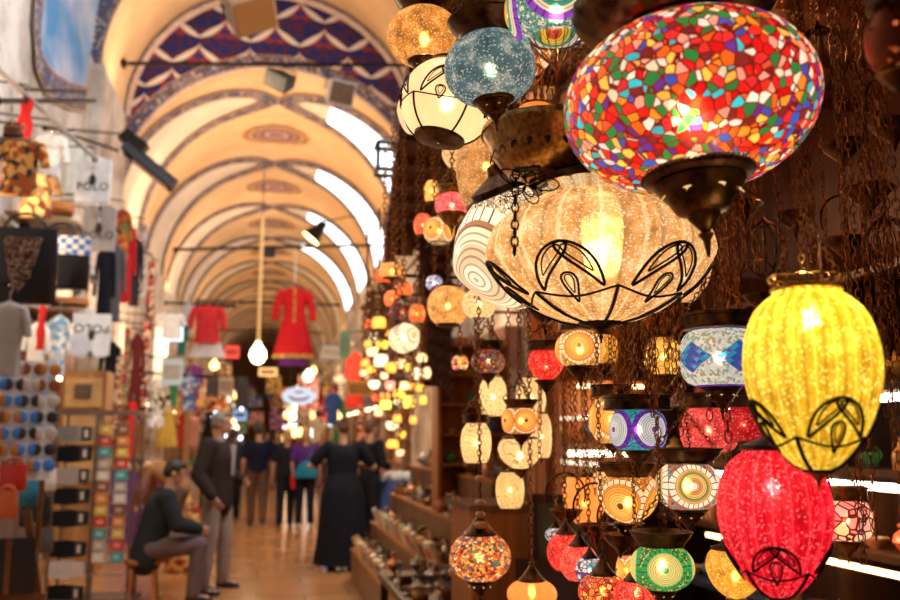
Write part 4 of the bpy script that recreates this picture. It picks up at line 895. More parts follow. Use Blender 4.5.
# loose chain bundles
WHERE = ['left of the yellow egg lantern','between melon and diamond lanterns','behind the blue diamond lantern','right of the yellow egg lantern','at the far right edge','in front of the strip-lit shelves','below the melon lantern','beside the turquoise lantern','over the red and white ringed lantern','beside the amber bead lantern','beside the orange door post','right of the crimson egg lantern']
CB = [(758,245,1.7),(668,280,1.75),(730,290,1.9),(884,260,1.5),(872,300,1.9),(878,520,1.6),(652,350,1.8),(660,400,1.7),(700,380,1.7),(640,380,2.0),(560,420,2.4),(838,480,1.5)]
for k, (px, py, D) in enumerate(CB):
    loc = W(px, py, D); o = empty('chain_bundle', loc, 'loose tangle of coppery chains hanging '+WHERE[k], 'chain')
    zt = 3.06-loc.z
    for j in range(4):
        x, y = random.uniform(-.05,.05), random.uniform(-.05,.05); mb = MB(); chain(mb, (x, y, random.uniform(-.14,.0)), (x*.3, y*.3, zt), .016+.003*(j % 2), .0013, .35); mb.build('chain', COPPER, o)

# ------------------------------------------------------------------ far cluster of small lit lanterns
SM = [(372,352,12,9,'cream'),(381,361,14,13,'creamwhite'),(365,363,9,8,'orange'),(371,370,10,8,'amber'),(392,368,15,11,'amber'),(401,364,10,10,'peach'),(422,358,10,9,'cream'),(374,385,12,9,'creamwhite'),(390,386,11,10,'pink'),(416,374,12,12,'creamwhite'),(426,373,10,12,'cream'),(404,386,10,9,'cream'),(399,394,12,10,'yellow'),(385,396,11,7,'orange'),(385,405,13,10,'lime'),(409,402,12,13,'yellow'),(378,413,8,7,'peach'),(392,426,13,9,'creamwhite'),(393,444,14,9,'amber'),(397,419,9,9,'orange'),(379,323,14,12,'amber'),(373,338,9,12,'creamwhite'),(382,345,12,9,'yellow'),(369,324,7,9,'red'),(388,333,8,7,'orange'),(412,386,9,8,'orange'),(408,368,8,9,'yellow'),(420,388,8,8,'amber'),(363,373,7,7,'peach'),(402,435,8,8,'amber'),(376,398,8,7,'red'),(413,420,8,9,'orange'),(384,376,8,7,'cream'),(423,400,8,10,'amber'),(400,453,9,7,'peach'),(368,344,8,7,'orange')]
CC = {'cream':(1,.72,.36),'creamwhite':(1,.84,.55),'orange':(1,.38,.07),'amber':(1,.50,.07),'peach':(1,.55,.28),'pink':(1,.35,.25),'yellow':(1,.66,.10),'lime':(.75,.85,.15),'red':(.95,.12,.04)}
SHW = {'creamwhite':'near-white'}
rows = ['topmost rows','upper rows','middle rows','lower rows','lowest rows']
seen = {}
random.seed(3)
for k, (px, py, wp, hp, cn) in enumerate(SM):
    D = 5.6+random.uniform(-.5,.9); c = CC[cn]; key = cn
    # name the nearest differently coloured neighbour and the side it lies on
    best = sorted((hypot(px-q[0], py-q[1]), q) for q in SM if q[4] != cn)[0][1]
    side = ('right' if px > best[0] else 'left') if abs(px-best[0]) > abs(py-best[1]) else ('below' if py > best[1] else 'above')
    lab = 'small glowing %s lantern %s a %s one in %s of far cluster' % (SHW.get(cn, cn), {'right':'right of','left':'left of','below':'below','above':'above'}[side], SHW.get(best[4], best[4]), rows[min(4, int((py-320)/27))])
    while lab in seen: lab = lab.replace('glowing', 'blurred glowing') 
    seen[lab] = 1
    lantern(px, py, wp, hp, D, lab, random.choice(['globe','bowl','globe','drum']), glass('crackle', tuple(x*.85 for x in c), c, .6, em=1.15), cap='disc', bot='finial', glow=.4, chains=1, up=0, railz=2.5, group='small lit lanterns of the far cluster')
# ------------------------------------------------------------------ hall fixtures
def ray(px, py): return CF + CR*((px-450)/FP) - CU*((py-300)/FP)
def WX(px, py, x): r = ray(px, py); return CP + r*(x/r.x)
def chordbar(y, z, label, arch):
    ax, R, cz = arch; h = z-cz; hw = sqrt(R*R-h*h) if h > 0 else R
    o = empty('tie_bar', (ax, y, z), label, 'tie bar'); sk = hw*.032*y/2.3 if y < 30 else 0; mb = MB(); mb.cyl((-hw-.03,sk,0), (hw+.03,-sk,0), .035 if y < 20 else .045, n=8); mb.build('bar', IRON, o)
    mb = MB()
    for s in (-1, 1): mb = MB(); mb.cyl((s*(hw-.0),-s*sk,0), (s*(hw-.06),-s*sk,0), .08, n=10); mb.build('wall_plate', IRON, o); return o, hw
z1 = WY(262, 63, 14.3).z; tb1, hw1 = chordbar(14.3, z1, 'black iron tie bar across the arch in front of the blue painted crescent', (UX, UR, UZ))
z2 = WY(262, 247, 23.5).z; tb2, _ = chordbar(23.5, z2, 'black iron tie bar low across the vault above the red kaftan', (VX, VR, VZ))
for y, zz, lb in ((33, 6.5, 'third iron tie bar, beyond the pendant bulb'), (42, 6.5, 'fourth iron tie bar, far down the vault'), (51, 6.5, 'farthest iron tie bar in the vault')): chordbar(y, zz, lb, (VX, VR, VZ))
WHM = (VX, VR, VZ)
def floodbox(name, px, py, D, wpx, hpx, bodym, lensm, label, hang_to, tilt=(0,0,0)):
    loc = W(px, py, D); o = empty(name, loc, label, 'floodlight'); w_, h_ = mm(wpx, D), mm(hpx, D)
    Rm = Euler(tilt).to_matrix(); hd = empty('lamp_head', (0,0,0)); hd.parent = o; hd.rotation_euler = tilt
    mb = MB(); a, b = w_/2, w_*.33; d = w_*.8
    P = [(-a,-d/2,-h_/2),(a,-d/2,-h_/2),(a,-d/2,h_/2),(-a,-d/2,h_/2),(-b,d/2,-h_*.35),(b,d/2,-h_*.35),(b,d/2,h_*.35),(-b,d/2,h_*.35)]
    mb.add(P, [(4,7,6,5),(0,4,5,1),(1,5,6,2),(2,6,7,3),(3,7,4,0),(0,1,2,3)]); 
    mb2 = mb.build('housing', bodym, hd, False)
    mb = MB(); mb.box((0,-d/2-.006,0), (w_*.9,.01,h_*.86)); mb.build('front_glass', lensm, hd, False)
    mb = MB(); mb.tube([(-a*1.08,0,0),(-a*1.08,0,h_*.75),(a*1.08,0,h_*.75),(a*1.08,0,0)], .012, 6); mb.build('yoke', IRON, hd)
    p = Vector(hang_to)-loc; mb = MB(); mb.cyl((0,0,h_*.7), p, .012, n=6); mb.build('stem', IRON, o); return o
AMBG = emit((.62,.22,.06), .38, 'amber_lamp_glass')
fl = W(247, 12, 9.5)
floodbox('floodlight', 247, 10, 9.5, 46, 36, M((.24,.13,.06), .5), AMBG, 'boxy amber-fronted floodlight hanging at the top, left of centre', (fl.x, fl.y, UZ+sqrt(NR*NR-(fl.x-UX)**2)), (rad(42), rad(-28), rad(14)))
fl = W(282, 80, 14.6); floodbox('floodlight', 282, 80, 14.6, 27, 17, BLACK, M((.10,.12,.11), .3), 'black open floodlight clamped under the near tie bar', (fl.x, 14.3, z1), (rad(30), rad(30), rad(-25)))
fl = W(338, 92, 14.4); floodbox('floodlight', 338, 92, 14.4, 27, 24, M((.50,.46,.42), .5), M((.12,.07,.04), .3), 'pale grey box floodlight hanging below the near tie bar', (fl.x, 14.3, z1), (rad(25), rad(0), rad(20)))
fl = W(268, 254, 23.3); floodbox('floodlight', 268, 254, 23.3, 14, 8, BLACK, BLACK, 'small dark lamp box sitting under the second tie bar', (fl.x, 23.5, z2), (0,0,0))
# trough reflector spot on the left
o = empty('reflector_lamp', W(146, 170, 11.5), 'black half-cylinder reflector lamp on the left arch pier', 'reflector lamp'); s = mm(30, 11.5)
Rm = Matrix.Rotation(rad(38), 3, 'Y')
mb = MB(); mb.grid(lambda u, v: Rm @ Vector(((v-.5)*2.0*s, -.42*s*cos(pi*u), .42*s*sin(pi*u))), 14, 6); mb.grid(lambda u, v: Rm @ Vector(((v-.5)*2.0*s, -.39*s*cos(pi*u), .39*s*sin(pi*u)-.01)), 14, 6, flip=True)
for e in (-1, 1): mb.add([Rm @ Vector((e*s, -.42*s*cos(pi*k/10), .42*s*sin(pi*k/10))) for k in range(11)], [tuple(range(11))])
mb.build('reflector', BLACK, o)
mb = MB(); mb.box(Rm @ Vector((-.9*s,0,.45*s)), (.9*s,.5*s,.45*s), Rm); mb.build('ballast_box', IRON, o, False)
mb = MB(); mb.box(Rm @ Vector((.2*s,0,-.03*s)), (1.4*s,.6*s,.02), Rm); mb.build('tube_glass', M((.45,.22,.12), .3), o, False)
pb = WX(60, 131, XL)-W(146, 170, 11.5); mb = MB(); mb.tube([pb, Vector((-.9*s,0,.6*s))], .018, 6); mb.build('bracket', IRON, o)
# conical spot lit on the right
o = empty('spot_lamp', W(318, 230, 17), 'cone-shaped spotlight with glowing yellow mouth, on a thin arm', 'spotlight'); s = mm(20, 17)
Rm = Matrix.Rotation(rad(38), 3, 'Y')
mb = MB(); mb.lathe([(.55*s,-.6*s),(.5*s,-.5*s),(.25*s,.2*s),(.2*s,.5*s),(.002,.55*s)], 20, R=Rm); mb.build('lamp_shade', IRON, o)
mb = MB(); mb.lathe([(.002,-.52*s),(.48*s,-.52*s),(.5*s,-.56*s)], 20, R=Rm); mb.build('lamp_glass', emit((1,.72,.25), 7), o)
pe = WX(452, 207, XR-.05)-W(318, 230, 17); mb = MB(); mb.tube([Rm @ Vector((0,0,.5*s)), Vector((.5,0,.28)), pe], .014, 6); mb.build('arm', IRON, o)
# pendant rod with bare bulb
top = W(259, 210, 22); Dp = 22; b0 = W(258, 354, Dp)
o = empty('pendant_lamp', b0, 'bare glowing pear bulb on a long pale rod in mid hall', 'pendant lamp')
mb = MB(); mb.cyl((0,0,.2), (0,0,WY(258,336,b0.y).z-b0.z+.05), .012, n=6); mb.cyl((0,0,.35), (0,0,WY(258,215,b0.y).z-b0.z), .045, n=8); mb.build('rod', M((.75,.60,.30), .5), o)
mb = MB(); mb.cyl((0,0,WY(258,215,b0.y).z-b0.z), (0,0,VZ+sqrt(VR**2-(b0.x-VX)**2)-b0.z), .012, n=6); mb.build('cord', IRON, o)
MB().lathe([(.002,-.26),(.13,-.2),(.2,-.06),(.18,.08),(.08,.22),(.06,.3),(.002,.31)], 20).build('bulb', emit((1,.82,.50), 9), o)

# ------------------------------------------------------------------ cloth goods
def loft(mb, rows, n=24, rip=0, rf=9, cap=True):
    vs = []; fs = []; us = []
    for j, (z, hw, hd, cx, cy) in enumerate(rows):
        for i in range(n):
            a = 2*pi*i/n; k = 1+rip*sin(a*rf+j*.35)*(j/len(rows)); vs.append((cx+hw*cos(a)*k, cy+hd*sin(a)*k, z))
    for j in range(len(rows)-1):
        for i in range(n): l = (i+1) % n; fs.append((j*n+i, (j+1)*n+i, (j+1)*n+l, j*n+l)); us.append([(i/n,j/len(rows)),(i/n,(j+1)/len(rows)),((i+1)/n,(j+1)/len(rows)),((i+1)/n,j/len(rows))])
    if cap: m = len(rows); fs.append(tuple(range(n))); us.append(None); fs.append(tuple((m-1)*n+k for k in range(n))[::-1]); us.append(None)
    return mb.add(vs, fs, us)
HG = {'steel': STEEL}
def garment(kind, loc, w_, h_, mat, label, cat=None, rz=0, group=None, trim=None, hook=.12, name=None):
    o = empty(name or kind, loc, label, cat or kind.replace('_', ' '), group, rz=rz)   # origin at hanging point (top)
    a = w_/2; d = max(.025, w_*.12)
    if kind in ('shirt', 'cardigan', 'jacket', 'kaftan', 'dress'):
        L = h_
        if kind in ('kaftan', 'dress'): rows = [(-.02*L,.16*a,d*.5,0,0),(-.04*L,.34*a,d*.8,0,0),(-.08*L,.56*a,d,0,0),(-.2*L,.52*a,d,0,0),(-.38*L,.50*a,d,0,0),(-.6*L,.66*a,d*1.2,0,0),(-.85*L,.86*a,d*1.5,0,0),(-1*L,.97*a,d*1.6,0,0)]
        else: rows = [(-.02*L,.18*a,d*.5,0,0),(-.05*L,.4*a,d*.8,0,0),(-.12*L,.66*a,d,0,0),(-.3*L,.62*a,d,0,0),(-.6*L,.60*a,d,0,0),(-1*L,.66*a,d,0,0)]
        mb = MB(); loft(mb, rows, 36, .07, 9); mb.build('body', mat, o)
        sl = .5 if kind in ('cardigan','jacket') else .33
        for s in (-1, 1):
            mb = MB(); mb.tube([(s*.42*a,0,-.09*L),(s*.66*a,0,-.13*L),(s*.82*a,0,-.3*L),(s*.92*a,0,-(.15+sl)*L)], [d*.75,d*.95,d*.8,d*.75], 12); mb.build('sleeve', mat, o)
        if trim:
            mb = MB(); loft(mb, [(-.955*L,rows[-1][1]*1.0,rows[-1][2]*1.05,0,0),(-1.01*L,rows[-1][1]*1.05,rows[-1][2]*1.08,0,0)], 36, .05, 9); mb.build('hem_band', trim, o)
            mb = MB(); mb.box((0,-d*1.08,-.3*L), (.10*a,.012,.5*L)); mb.build('front_placket', trim, o, False)
    elif kind == 'trousers':
        for s in (-1, 1): mb = MB(); loft(mb, [(0,.48*a,d,s*.45*a,0),(-.3*h_,.45*a,d,s*.5*a,0),(-h_,.34*a,d,s*.55*a,0)], 16); mb.build('trouser_leg', mat, o)
    elif kind == 'scarf':
        mb = MB(); N = 14
        loft(mb, [(-h_*j/N, a*(.55+.35*sin(j*.9)*.3+.3*(j/N)), d*.7, .06*a*sin(j*.7), 0) for j in range(N+1)], 20, .12, 5); mb.build('folds', mat, o)
    elif kind == 'skirt':
        mb = MB(); loft(mb, [(0,.5*a,d,0,0),(-.1*h_,.6*a,d,0,0),(-.5*h_,.8*a,d*1.3,0,0),(-h_,1.0*a,d*1.6,0,0)], 40, .1, 10); mb.build('folds', mat, o)
    elif kind == 'folded_shirt':
        poly = [(-a,-h_),(a,-h_),(a,-.06*h_),(.62*a,0),(.3*a,0),(0,-.10*h_),(-.3*a,0),(-.62*a,0),(-a,-.06*h_)]
        MB().slab(poly, .035).build('body', mat, o)
        mb = MB()
        for s in (-1, 1): mb.slab([(0,-.22*h_),(s*.16*a,-.04*h_),(s*.34*a,.02*h_),(s*.40*a,-.06*h_),(s*.18*a,-.22*h_)], .014, o=(0,-.024,0))
        mb.build('collar', mat, o); mb = MB(); mb.slab([(-.16*a,-.03*h_),(.16*a,-.03*h_),(.08*a,-.12*h_),(-.08*a,-.12*h_)], .008, o=(0,-.02,0)); mb.build('neck_opening', M((.10,.10,.12), .8), o, False)
        mb = MB(); mb.box((.0,-.019,-.3*h_), (.05*a*2,.004,.22*h_)); mb.build('button_placket', M((.65,.64,.62), .8), o, False)
    mb = MB()
    if hook:
        mb.tube([(0,0,0),(0,0,hook*.5),(hook*.16,0,hook*.72),(0,0,hook),(-hook*.14,0,hook*.86)], .006, 6)
        if kind not in ('scarf','skirt'): mb.tube([(-.5*a,0,-.07*h_),(0,0,0),(.5*a,0,-.07*h_)], .008, 6)
        mb.build('hanger', STEEL, o)
    return o
def text_on(parent, s, loc, size, mat, rot=(pi/2,0,0), name='printed_text', ext=.001):
    c = bpy.data.curves.new(name, 'FONT'); c.body = s; c.size = size; c.align_x = 'CENTER'; c.align_y = 'CENTER'; c.extrude = ext; c.materials.append(mat); c.space_character = 1.1
    tmp = bpy.data.objects.new(name, c); col.objects.link(tmp); bpy.context.view_layer.update(); me = bpy.data.meshes.new_from_object(tmp.evaluated_get(bpy.context.evaluated_depsgraph_get())); bpy.data.objects.remove(tmp)
    if not me.materials: me.materials.append(mat)
    o = bpy.data.objects.new(name, me); col.objects.link(o); o.parent = parent; o.location = loc; o.rotation_euler = rot; return o
CW = cloth_mat((.80,.80,.82)); CG = cloth_mat((.42,.38,.37)); CB = cloth_mat((.016,.016,.022)); CR_ = cloth_mat((.60,.03,.03)); CDG = cloth_mat((.10,.10,.11))
PAT1 = cloth_mat((.45,.12,.04), (22, (.75,.4,.12), (.06,.05,.05))); PAT2 = cloth_mat((.10,.03,.03), (26, (.7,.1,.06), (.8,.7,.5))); PAT3 = cloth_mat((.75,.70,.62), (28, (.6,.08,.05), (.1,.3,.2)))
PAT4 = cloth_mat((.35,.20,.10), (16, (.8,.5,.2), (.15,.05,.03)))
DL = lambda px, x: (WX(px, 440, x)-CP).dot(CF)
# three polo shirts, folded, with printed word
def polo(px, py, wpx, hpx, x, mat, label, flip=False, txc=BLACK):
    top = WX(px, py-hpx/2, x); D = depth(top); w_, h_ = mm(wpx, D), mm(hpx, D)
    o = garment('folded_shirt', top, w_, h_, mat, label, 'polo shirt', rz=rad(-8), hook=.12)
    mb = MB(); mb.cyl((0,.02,.118), (XL-top.x,.12,.17), .009, n=6)
    if not flip and hpx > 44.5: mb.build('wall_peg', IRON, o)
    text_on(o, 'POLO', (0,-.021,-.66*h_), w_*.34, txc)
    mb = MB(); mb.slab([(-.03,-.05),(.02,-.05),(.035,.0),(.01,.06),(-.02,.05),(-.035,.0)], .004, o=(0,-.021,-.5*h_)); mb.build('printed_emblem', txc, o, False)
    if flip: o.rotation_euler = (0, pi, rad(-8)); o.location = top-Vector((0,0,h_)); 
    return o
polo(95, 181, 33, 46, -1.75, CW, 'white folded shirt with dark lettering, topmost of the three on display')
polo(101, 229, 31, 46, -1.72, CG, 'grey folded shirt with dark lettering, below the topmost white one')
o = polo(90, 335, 36, 44, -1.8, CW, 'white folded shirt hung upside down over the wooden cabinet')
o.rotation_euler = (0, pi, rad(8)); o.location = WX(90, 357, -1.8); 
# text on flipped shirt sits on the far side after turning; turn it about the viewing axis instead
# rails on the left
def bar(name, a, b, r, mat, label, cat, n=8):
    a, b = Vector(a), Vector(b); o = empty(name, a, label, cat); mb = MB(); mb.cyl((0,0,0), b-a, r, n=n); mb.build('tube', mat, o)
    mb = MB(); d = (b-a).normalized(); mb.cyl(-d*.01, d*.02, r*1.8, n=n); mb.build('end_fitting', mat, o); return o
LX = -1.85
bar('diagonal_pole', WX(-6, 66, -2.1), WX(97, 160, -1.7), .022, M((.34,.30,.27), .4), 'grey metal pole slanting down across the upper left corner', 'pole')
bar('clothes_rail', WX(-4, 101, -2.0), WX(95, 101, -2.0), .022, IRON, 'black rail above the hanging white clothes at upper left', 'rail')
bar('clothes_rail', WX(20, 89, -2.3), WX(85, 92, -2.3), .018, IRON, 'thinner black rail just above and behind the longer one', 'rail')
bar('clothes_rail', WX(45, 128, -2.45), WX(124, 134, -2.3), .018, IRON, 'dull rail reaching toward the black reflector lamp', 'rail')
bar('clothes_rail', WX(90, 208, -1.95), WX(158, 262, -1.95), .016, IRON, 'sloping rail carrying the jackets beyond the folded shirts', 'rail')
def G(kind, px, py, wpx, hpx, x, mat, label, **k):
    top = WX(px, py-hpx/2, x); D = depth(top); o = garment(kind, top, mm(wpx, D), mm(hpx, D), mat, label, **k)
    mb = MB(); mb.cyl((0,.02,.118), (XL-top.x,.02,.17), .009, n=6); mb.build('wall_peg', IRON, o); return o
G('shirt', 52, 165, 34, 66, -1.95, CW, 'crumpled white blouse hanging left of the topmost folded shirt', cat='blouse')
G('shirt', 75, 172, 34, 62, -2.05, cloth_mat((.62,.62,.58)), 'off-white blouse half hidden behind the folded shirts', cat='blouse')
G('scarf', 27, 120, 18, 44, -2.0, CR_, 'dark red shawl hung high behind the brown hat', cat='shawl')
G('shirt', 22, 168, 52, 58, -1.85, PAT1, 'orange and brown patchwork waistcoat below the brown hat', cat='waistcoat')
G('shirt', 38, 196, 46, 46, -1.95, PAT4, 'brown sequinned waistcoat above the black handbags', cat='waistcoat')
G('shirt', 10, 338, 42, 74, -1.75, CG, 'plain taupe T-shirt at the left edge above the sunglasses board', cat='t-shirt')
G('shirt', 38, 352, 26, 60, -1.95, CW, 'white lace top between taupe T-shirt and red scarf', cat='top')
G('scarf', 43, 328, 10, 44, -1.85, CR_, 'narrow red scarf left of the upside-down white shirt', cat='scarf')
G('jacket', 60, 345, 22, 62, -2.0, cloth_mat((.55,.60,.66), (18,(.2,.4,.6),(.8,.8,.8))), 'pale blue printed blouse next to the narrow red scarf', cat='blouse')
G('shirt', 83, 285, 24, 60, -2.1, cloth_mat((.65,.62,.58), (14,(.1,.1,.1),(.7,.3,.1))), 'white striped shirt below the grey folded shirt', cat='shirt')
G('jacket', 107, 285, 20, 80, -2.0, CB, 'black jacket first on the sloping rail', cat='jacket')
G('jacket', 116, 282, 22, 78, -1.9, CDG, 'charcoal jacket beside the black one on the sloping rail', cat='jacket')
G('jacket', 123, 235, 20, 52, -1.95, cloth_mat((.62,.24,.05),(20,(.5,.05,.03),(.1,.25,.1))), 'orange patterned cardigan high on the sloping rail', cat='cardigan')
G('jacket', 129, 262, 17, 84, -1.9, CR_, 'long bright red jacket on the sloping rail', cat='jacket')
G('jacket', 137, 272, 15, 70, -2.0, CB, 'black coat right of the bright red jacket', cat='coat')
G('scarf', 144, 262, 10, 74, -2.0, cloth_mat((.6,.5,.42),(30,(.2,.1,.1),(.8,.8,.8))), 'beige beaded scarf at the far end of the rail', cat='scarf')
G('scarf', 152, 300, 10, 80, -1.95, PAT2, 'dark scarf with red flowers at the end of the rail', cat='scarf')
G('dress', 112, 378, 22, 76, -1.95, CB, 'black dress below the charcoal jacket', cat='dress')
G('scarf', 128, 366, 9, 76, -1.85, cloth_mat((.55,.4,.12),(26,(.6,.05,.05),(.05,.2,.15))), 'yellow and red printed scarf below the long red jacket', cat='scarf')
G('scarf', 120, 392, 10, 70, -1.8, cloth_mat((.60,.26,.10),(20,(.8,.6,.4),(.3,.1,.05))), 'rust coloured scarf hanging lowest beside the sock rack', cat='scarf')
G('dress', 138, 375, 16, 88, -2.0, cloth_mat((.12,.02,.02)), 'dark maroon dress between the printed scarves', cat='dress')
G('scarf', 147, 372, 10, 100, -1.9, PAT2, 'long black scarf with small red roses nearest the white pillar', cat='scarf')
G('scarf', 133, 432, 12, 60, -1.95, CR_, 'scarlet cloth hanging right behind the sock rack', cat='cloth')
G('scarf', 142, 428, 10, 60, -2.0, cloth_mat((.4,.16,.05)), 'brown cloth hanging beside the scarlet one', cat='cloth')
# hat and bags
loc = WX(13, 134, -1.75); D = depth(loc); s = mm(15, D)
o = empty('felt_hat', loc, 'brown felt hat hanging at upper left', 'hat', rot=(rad(25), 0, 0)); HB = cloth_mat((.20,.09,.05))
MB().lathe([(1.1*s,-.35*s),(1.15*s,-.32*s),(.7*s,-.22*s),(.6*s,-.1*s),(.55*s,.5*s),(.35*s,.62*s),(.002,.55*s)], 32).build('crown', HB, o)
MB().lathe([(.62*s,-.14*s),(.63*s,.0),(.61*s,.02*s)], 32).build('hat_band', CB, o)
mb = MB(); mb.cyl((0,0,.5*s), (0,0,2.0*s), .006, n=6); mb.build('hook', STEEL, o)
LEATHER = M((.010,.010,.014), .35, name='leather')
def bag(px, py, wpx, hpx, x, mat, label, trim=None, trimh=.25, handle=True, name='handbag', cat='handbag', flap=None):
    loc = WX(px, py+hpx/2, x); D = depth(loc); a, h = mm(wpx, D)/2, mm(hpx, D)
    o = empty(name, loc, label, cat); mb = MB(); loft(mb, [(0,.92*a,.20*a,0,0),(.04*h,1.0*a,.27*a,0,0),(.5*h,1.0*a,.24*a,0,0),(.9*h,.94*a,.12*a,0,0),(h,.92*a,.07*a,0,0)], 36); mb.build('body', mat, o)
    if trim: mb = MB(); loft(mb, [((1-trimh)*h,1.01*a,.23*a,0,0),(1.01*h,.97*a,.10*a,0,0)], 36); mb.build('checked_band', trim, o)
    if handle: mb = MB(); mb.tube([(.6*a*cos(pi*k/14), 0, h*.96+.55*a*sin(pi*k/14)) for k in range(15)], .012, 6); mb.build('handle', mat, o)
    if flap: mb = MB(); mb.slab([(-.55*a,h*.85),(.55*a,h*.85),(.3*a,h*.35),(0,h*.12),(-.3*a,h*.35)], .04, o=(0,-.26*a,0)); mb.build('fur_flap', flap, o)
    return o
t = NT('check_cloth'); ckk = t.n('TexChecker', i_Vector=t.coords('Object'), i_Scale=22.0, i_Color1=(.05,.18,.55), i_Color2=(.78,.72,.66)); CHK = t.pbr(ckk.outputs[0], .7)
BLUE = cloth_mat((.04,.20,.55))
bag(20, 265, 66, 78, -1.72, LEATHER, 'large black handbag with mottled fur flap at the left edge', flap=cloth_mat((.16,.09,.06),(60,(.3,.2,.15),(.03,.02,.02))))
bg = bag(58, 262, 57, 54, -1.62, LEATHER, 'black pouch bag with blue and white checked top', trim=CHK, trimh=.36)
# stacked pale folded goods behind, lower
for k, (px, py, wp, hp, c, lb) in enumerate([(58,208,30,9,(.55,.22,.08),'rust folded cloth topmost on the high shelf'),(62,219,34,8,(.72,.62,.48),'cream folded cloth under the rust one'),(68,302,40,7,(.5,.2,.08),'brown folded cloth on the shelf under black bags'),(70,311,44,7,(.75,.70,.66),'white folded cloth beneath the brown one')]):
    loc = WX(px, py+hp/2, -2.15); D = depth(loc); a, h = mm(wp, D), mm(hp, D)
    o = empty('folded_cloth', loc, lb, 'folded cloth', 'folded cloths on the left shelves'); mb = MB(); loft(mb, [(0,a*.48,.13,0,0),(h*.15,a*.5,.15,0,0),(h*.85,a*.5,.15,0,0),(h,a*.48,.13,0,0)], 24); mb.build('fold', cloth_mat(c), o)
for py, lb in ((224,'short plank shelf at the wall below the white blouses'),(315,'short plank shelf under the black handbags')):
    p = WX(64, py, -2.2); o = empty('shelf_board', p, lb, 'shelf'); mb = MB(); mb.box((-.15,0,-.012), (.65,1.0,.024)); mb.build('plank', WOOD, o, False); mb = MB(); mb.box((-.4,0,-.08), (.1,.05,.12)); mb.build('bracket', IRON, o, False)
# wooden cabinet with framed picture behind the upside-down shirt
p = WX(88, 392, -2.05); o = empty('wooden_cabinet', (p.x, p.y, 0), 'golden wooden cabinet behind the sock rack', 'cabinet')
mb = MB(); mb.box((0,0,1.15), (.5,.5,2.3)); mb.build('carcass', wood_mat('golden_wood', (.26,.10,.03), (.50,.24,.07)), o, False)
for z in (1.2, 1.62, 2.04): mb = MB(); mb.box((0,-.265,z), (.40,.03,.34)); mb.build('drawer_front', M((.62,.34,.12), .5), o, False)
mb = MB(); mb.box((0,-.29,2.06), (.18,.02,.16)); mb.build('picture', M((.12,.07,.04), .6), o, False)
# sunglasses board
pa = WX(-8, 475, -1.75); pb_ = WX(50, 475, -1.75); Dm = depth(WX(22, 420, -1.75))
cen = WX(20, 420, -1.75); bw, bh = mm(62, Dm), mm(118, Dm)
o = empty('display_board', (cen.x, cen.y, cen.z-bh/2), 'white and blue display board covered with sunglasses, left edge', 'display board', rz=rad(18))
t = NT('board_print'); vo = t.n('TexVoronoi', i_Vector=t.coords('Object'), i_Scale=9.0); BP = t.pbr(t.ramp(vo.outputs['Distance'], [(0,(.25,.5,.85)),(.35,(.60,.75,.9)),(.6,(.9,.92,.95))]), .4)
mb = MB(); mb.box((0,.03,bh/2), (bw,.03,bh)); mb.build('panel', BP, o, False)
mb = MB(); mb.cyl((-bw*.4,.05,bh*.8), (-bw*.45,.35,-(cen.z-bh/2)), .02, n=8); mb.cyl((bw*.4,.05,bh*.8), (bw*.45,.35,-(cen.z-bh/2)), .02, n=8); mb.build('stand', WOOD, o)
random.seed(4)
Rb = Matrix.Rotation(rad(18), 3, 'Z')
SGC = [((.03,.03,.03),'black'),((.25,.08,.03),'brown'),((.05,.2,.6),'blue'),((.5,.45,.42),'silver'),((.45,.2,.05),'amber')]
ordn = ['first','second','third','fourth','fifth','sixth','seventh']
for r_ in range(7):
    for c_ in range(4):
        cc, cn = SGC[(r_*2+c_*3+(r_ > 3)) % 5]
        lp = Vector(((-.36+.24*c_)*bw, -.005, bh*(.93-.135*r_))); g = empty('sunglasses', Vector((cen.x, cen.y, cen.z-bh/2))+Rb @ lp, '%s sunglasses, %s from the left in the %s row of the display board' % (cn, ordn[c_], ordn[r_]), 'sunglasses', 'sunglasses on the display board', rz=rad(18))
        LM = M(cc, .12); s = .044
        for e in (-1, 1):
            mb = MB(); mb.ell((e*s*1.12, -.014, 0), (s, .008, s*1.05), 14, 8); mb.build('lens', LM, g)
        mb = MB(); mb.tube([(-.4*s,-.014,.3*s),(0,-.02,.45*s),(.4*s,-.014,.3*s)], .003, 5)
        for e in (-1, 1): mb.tube([(e*s*2.1,-.014,.3*s),(e*s*2.2,.01,.3*s)], .003, 5)
        mb.build('frame', LM, g)
# sock rack
p = WX(86, 600, -1.52); rackY = p.y
o = empty('sock_rack', (p.x, p.y, 0), 'grey metal spinner rack with packs of socks and small goods', 'rack', rz=rad(-6))
s_ = depth(p)/FP; hw = 39*s_; H_ = 1.52+(438-412)*s_
RM = M((.20,.15,.13), .45, .6)
for x in (-hw, 0.0, .03, hw): mb = MB(); mb.box((x,0,H_/2+.03), (.022,.022,H_-.06)); mb.build('post', RM, o, False)
for y in (.3,):
    for x in (-hw, hw): mb = MB(); mb.box((x,y,H_/2+.03), (.022,.022,H_-.06)); mb.build('post', RM, o, False)
mb = MB(); mb.box((0,0,H_), (2*hw+.03,.03,.04)); mb.box((0,.3,H_), (2*hw+.03,.03,.04))
for x in (-hw, hw): mb.box((x,.15,H_), (.03,.3,.04))
mb.build('top_frame', RM, o, False)
mb = MB(); mb.box((0,.15,.05), (2*hw+.1,.42,.05)); mb.build('base', RM, o, False)
for x in (-hw, hw):
    for y in (0,.3): mb = MB(); mb.ell((x, y, .022), (.022,.015,.022), 10, 6); mb.build('wheel', BLACK, o)
